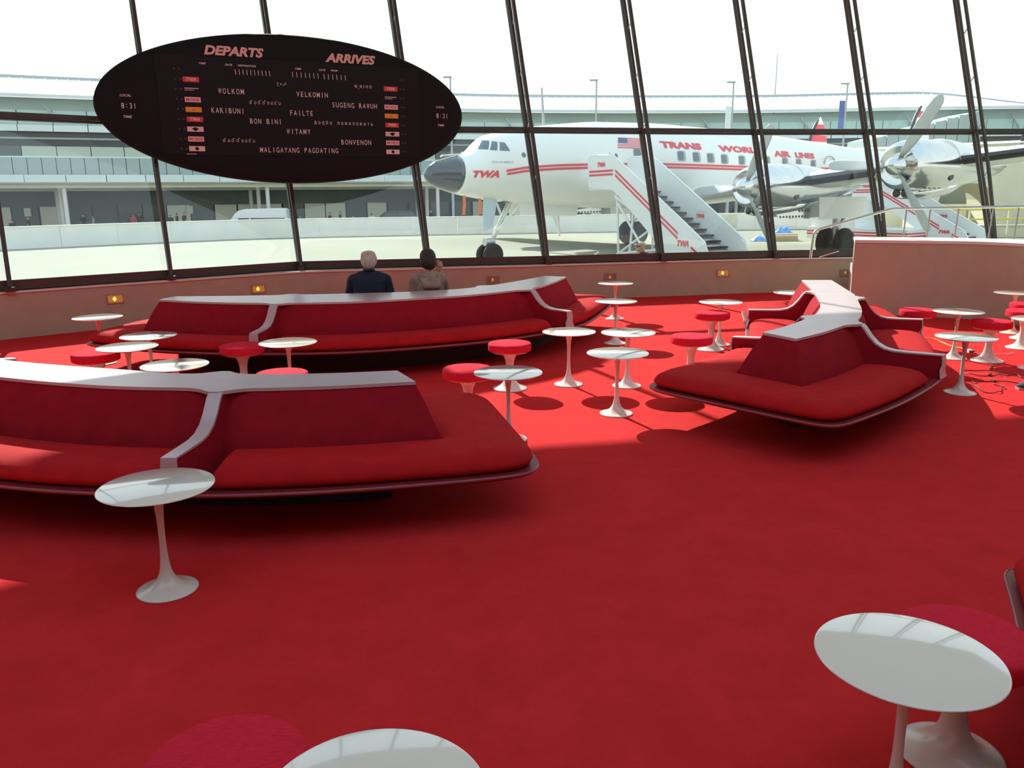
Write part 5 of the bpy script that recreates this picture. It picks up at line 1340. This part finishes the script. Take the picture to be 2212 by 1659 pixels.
# tail
MB().loft([[(28.6 + dx, y, 4.98 + dz) for dx, dz in ((0, 0), (0.5, 0.13), (1.4, 0.10), (2.6 - abs(y) * 0.05, 0.0), (1.4, -0.10), (0.5, -0.12))] for y in (-7.6, -6.2, -2, 0, 2, 6.2, 7.6)]).build('tailplane', 'plane_white', plane, smooth=40)
def fin(y, s, zb, zt, wid, lab):
    def half(z):
        u = (z - zb) / (zt - zb)
        return math.sqrt(max(0.0, 1 - (2 * u - 0.85) ** 2 / 1.3)) if u < 0.99 else 0.03
    def ringz(z):
        u = (z - zb) / (zt - zb)
        h = wid / 2 * max(0.05, (1 - max(0, (u - 0.35) / 0.66) ** 2.2)) * (0.8 + 0.2 * min(1, u / 0.3))
        cx = s + 0.18 * wid * u * 0.0 - 0.05 * wid * (1 - u)
        return [(cx + h * math.cos(a), y + 0.07 * math.sin(a) * (h / (wid / 2)), z) for a in np.linspace(0, 2 * PI, 24, endpoint=False)]
    zz = [zb, zb + 0.25 * (zt - zb)]
    edges = sorted([zb, zt - 1.50, zt - 1.10, zt - 0.80, zt - 0.45, zt])
    mats_ = ['plane_white', 'plane_red', 'plane_white', 'plane_red', 'plane_white']
    root = None
    for k in range(5):
        n = 8 if k in (0, 4) else 3
        zs = np.linspace(edges[k], edges[k + 1], n)
        if k == 4: zs = zb + (zt - zb) * (1 - (1 - (zs - zb) / (zt - zb)) ** 1.0)
        o = MB().loft([ringz(z) for z in zs]).build('fin' if k == 0 else ('fin_stripe' if mats_[k] == 'plane_red' else 'fin_panel'), mats_[k], plane if root is None else root, smooth=60)
        if root is None: root = o
    lead = []
    for z in np.linspace(zb + 0.2, zt - 0.18, 12):
        r = ringz(z); xm = min(p[0] for p in r); lead.append((xm + 0.02, y, z))
    MB().tube(lead, [0.10] * 11 + [0.05], 8).build('deicing_boot', 'plane_dark', root, smooth=60)
fin(-6.2, 30.0, 4.0, 7.1, 2.0, 'port'); fin(0.0, 30.6, 4.6, 7.5, 2.1, 'centre'); fin(6.2, 30.0, 4.0, 7.15, 2.0, 'starboard')

# ------------------------------------------------------------------ mobile stairs at the doors
mat('stair_white', (0.88, 0.90, 0.88), 0.35, var=0.02, scale=1)
mat('tread_black', (0.02, 0.02, 0.02), 0.7, var=0.2)
def airstair(label, s_c, zk, width, near_first=True, struts=True, truck=False):
    """stairs square to the fuselage: local x along it, local y away from the camera side"""
    base = PR + V(0.80, 0.60, 0) * s_c + V(0.60, -0.80, 0) * 5.0
    st_ = thing('air_stairs', label, 'stairs', tuple(base), PA, group='white boarding stairs with red stripes')
    L = lambda off, z, x: (x, -(off - 5.0), z * zk if z > 0.3 else z)
    prof = [(1.85, 2.86), (1.80, 3.9), (1.95, 4.0), (3.0, 4.0), (3.22, 3.93), (7.05, 1.40), (7.55, 0.95), (7.8, 0.25), (6.35, 0.22), (3.5, 2.55), (3.15, 2.78)]
    for sx in (-1, 1):
        x = sx * width / 2
        sd = MB().slab([L(o, z, x) for o, z in prof], (0.05 * sx, 0, 0)).build('side_panel', 'stair_white', st_)
        xo = x + (0.055 * sx if sx < 0 else 0.055)
        MB().tube(catmull([L(o, z, x + 0.025 * sx) for o, z in prof[1:8]], 40), 0.035, 6).build('hand_rail', 'stair_white', st_, smooth=60)
        for k in (0.0, -0.13):
            a = [(1.9, 3.44 + k), (3.22, 3.48 + k)]
            MB().slab([L(o, z, x + 0.058 * sx) for o, z in [(1.9, 3.40 + k), (3.16, 3.43 + k), (3.16, 3.50 + k), (1.9, 3.47 + k)]], (0.004 * sx, 0, 0)).build('red_stripe', 'plane_red', sd)
            k2 = k * 1.25
            MB().slab([L(o, z, x + 0.058 * sx) for o, z in [(3.28, 3.42 + k2), (6.35, 1.30 + k2), (6.35, 1.38 + k2), (3.28, 3.50 + k2)]], (0.004 * sx, 0, 0)).build('red_stripe', 'plane_red', sd)
            MB().slab([L(o, z, x + 0.058 * sx) for o, z in [(6.95, 0.86 + k2), (7.45, 0.54 + k2), (7.45, 0.62 + k2), (6.95, 0.94 + k2)]], (0.004 * sx, 0, 0)).build('red_stripe', 'plane_red', sd)
        if sx < 0:
            for oc, zc, w, h in ((2.55, 3.68, 0.40, 0.17), (6.60, 1.02, 0.50, 0.20)):
                lettering('lettering', 'TWA', (lambda oc, zc: lambda u, v: L(oc + u, zc + v, -width / 2 - 0.068))(oc, zc), w, h, 'plane_red', sd, shear=0.3, bold=0.05)
        else:
            ci = MB().lathe([(0.0, 0), (0.22, 0), (0.22, 0.004), (0.0, 0.004)], 24, (width / 2 - 0.006, -(5.55 - 5.0), 1.85 * zk), 'x').build('roundel', 'white_paint', sd)
            lettering('lettering', 'TWA', lambda u, v: L(5.55 + u, 1.85 + v / zk, width / 2 - 0.012), 0.36, 0.15, 'plane_red', sd, shear=0.3, bold=0.05)
    MB().box((0, -(2.5 - 5.0), 2.82 * zk), (width, 1.4, 0.10)).build('platform', 'stair_white', st_)
    n = 13
    for k in range(n):
        t = (k + 0.5) / n; o = 3.3 + t * 4.2; z = (2.80 - t * 2.45) * zk
        MB().box((0, -(o - 5.0), z), (width, 0.30, 0.045)).build('tread', 'tread_black', st_)
    MB().slab([L(3.2, 2.62, -width / 2 + 0.02), L(7.7, 0.22, -width / 2 + 0.02), L(7.7, 0.16, -width / 2 + 0.02), L(3.2, 2.50, -width / 2 + 0.02)], (width - 0.04, 0, 0)).build('underside', 'stair_white', st_)
    if struts:
        for sx in (-1, 1):
            x = sx * (width / 2 - 0.1)
            for a, b in (((3.25, 2.6), (3.4, 0.05)), ((3.3, 2.3), (5.2, 0.05)), ((5.0, 1.45), (2.6, 0.05)), ((4.1, 2.0), (3.9, 0.05)), ((2.2, 0.35), (6.4, 0.35)), ((5.9, 0.8), (3.4, 0.5))):
                MB().tube([L(a[0], a[1], x), (x, -(b[0] - 5.0), b[1])], 0.045, 8).build('strut', 'stair_white', st_, smooth=60)
        for x, o in ((-1.6, 2.2), (1.6, 2.2), (-1.3, 5.2), (1.3, 5.2)):
            MB().tube([(x, -(o - 5.0), 0.06), (x * 0.5, -(o - 5.0), 0.5)], 0.035, 6).build('outrigger', 'stair_white', st_)
            MB().lathe([(0.0, -0.05), (0.14, -0.05), (0.15, 0.0), (0.14, 0.05), (0.0, 0.05)], 14, (x * 0.9, -(o - 5.0), 0.15), 'x').build('castor', 'tyre', st_, smooth=40)
        MB().tube([(-1.2, -(2.2 - 5.0), 0.35), (-4.6, -(3.4 - 5.0), 0.12)], 0.03, 6).build('tow_bar', 'stair_white', st_)
    if truck:
        MB().box((-1.3, 1.9, 0.62), (2.6, 5.2, 0.55)).build('truck_bed', 'stair_white', st_)
        for k in (0.0, 0.13): MB().box((-1.3, -0.706, 0.58 + k), (2.6, 0.01, 0.06)).build('red_stripe', 'plane_red', st_)
        for k in (0.0, 0.13): MB().box((-2.606, 1.9, 0.58 + k), (0.01, 5.2, 0.06)).build('red_stripe', 'plane_red', st_)
        MB().slab([(-2.4, 2.0, 0.9), (-2.4, 4.4, 0.9), (-2.4, 4.4, 2.3), (-2.4, 2.2, 2.3)], (2.2, 0, 0)).build('cab', 'stair_white', st_)
        for x, y in ((-2.3, 0.2), (-2.3, 3.6), (-0.3, 0.2), (-0.3, 3.6)):
            w = MB().lathe([(0.0, -0.13), (0.36, -0.13), (0.40, -0.08), (0.40, 0.08), (0.36, 0.13), (0.0, 0.13)], 20, (x, y, 0.40), 'x').build('wheel', 'tyre', st_, smooth=30)
airstair('white boarding stairs with red stripes at the front door of the airliner', 4.30, 1.0, 2.0)
airstair('truck-mounted white boarding stairs seen beneath the outer engine', 22.0, 0.78, 1.9, struts=False, truck=True)
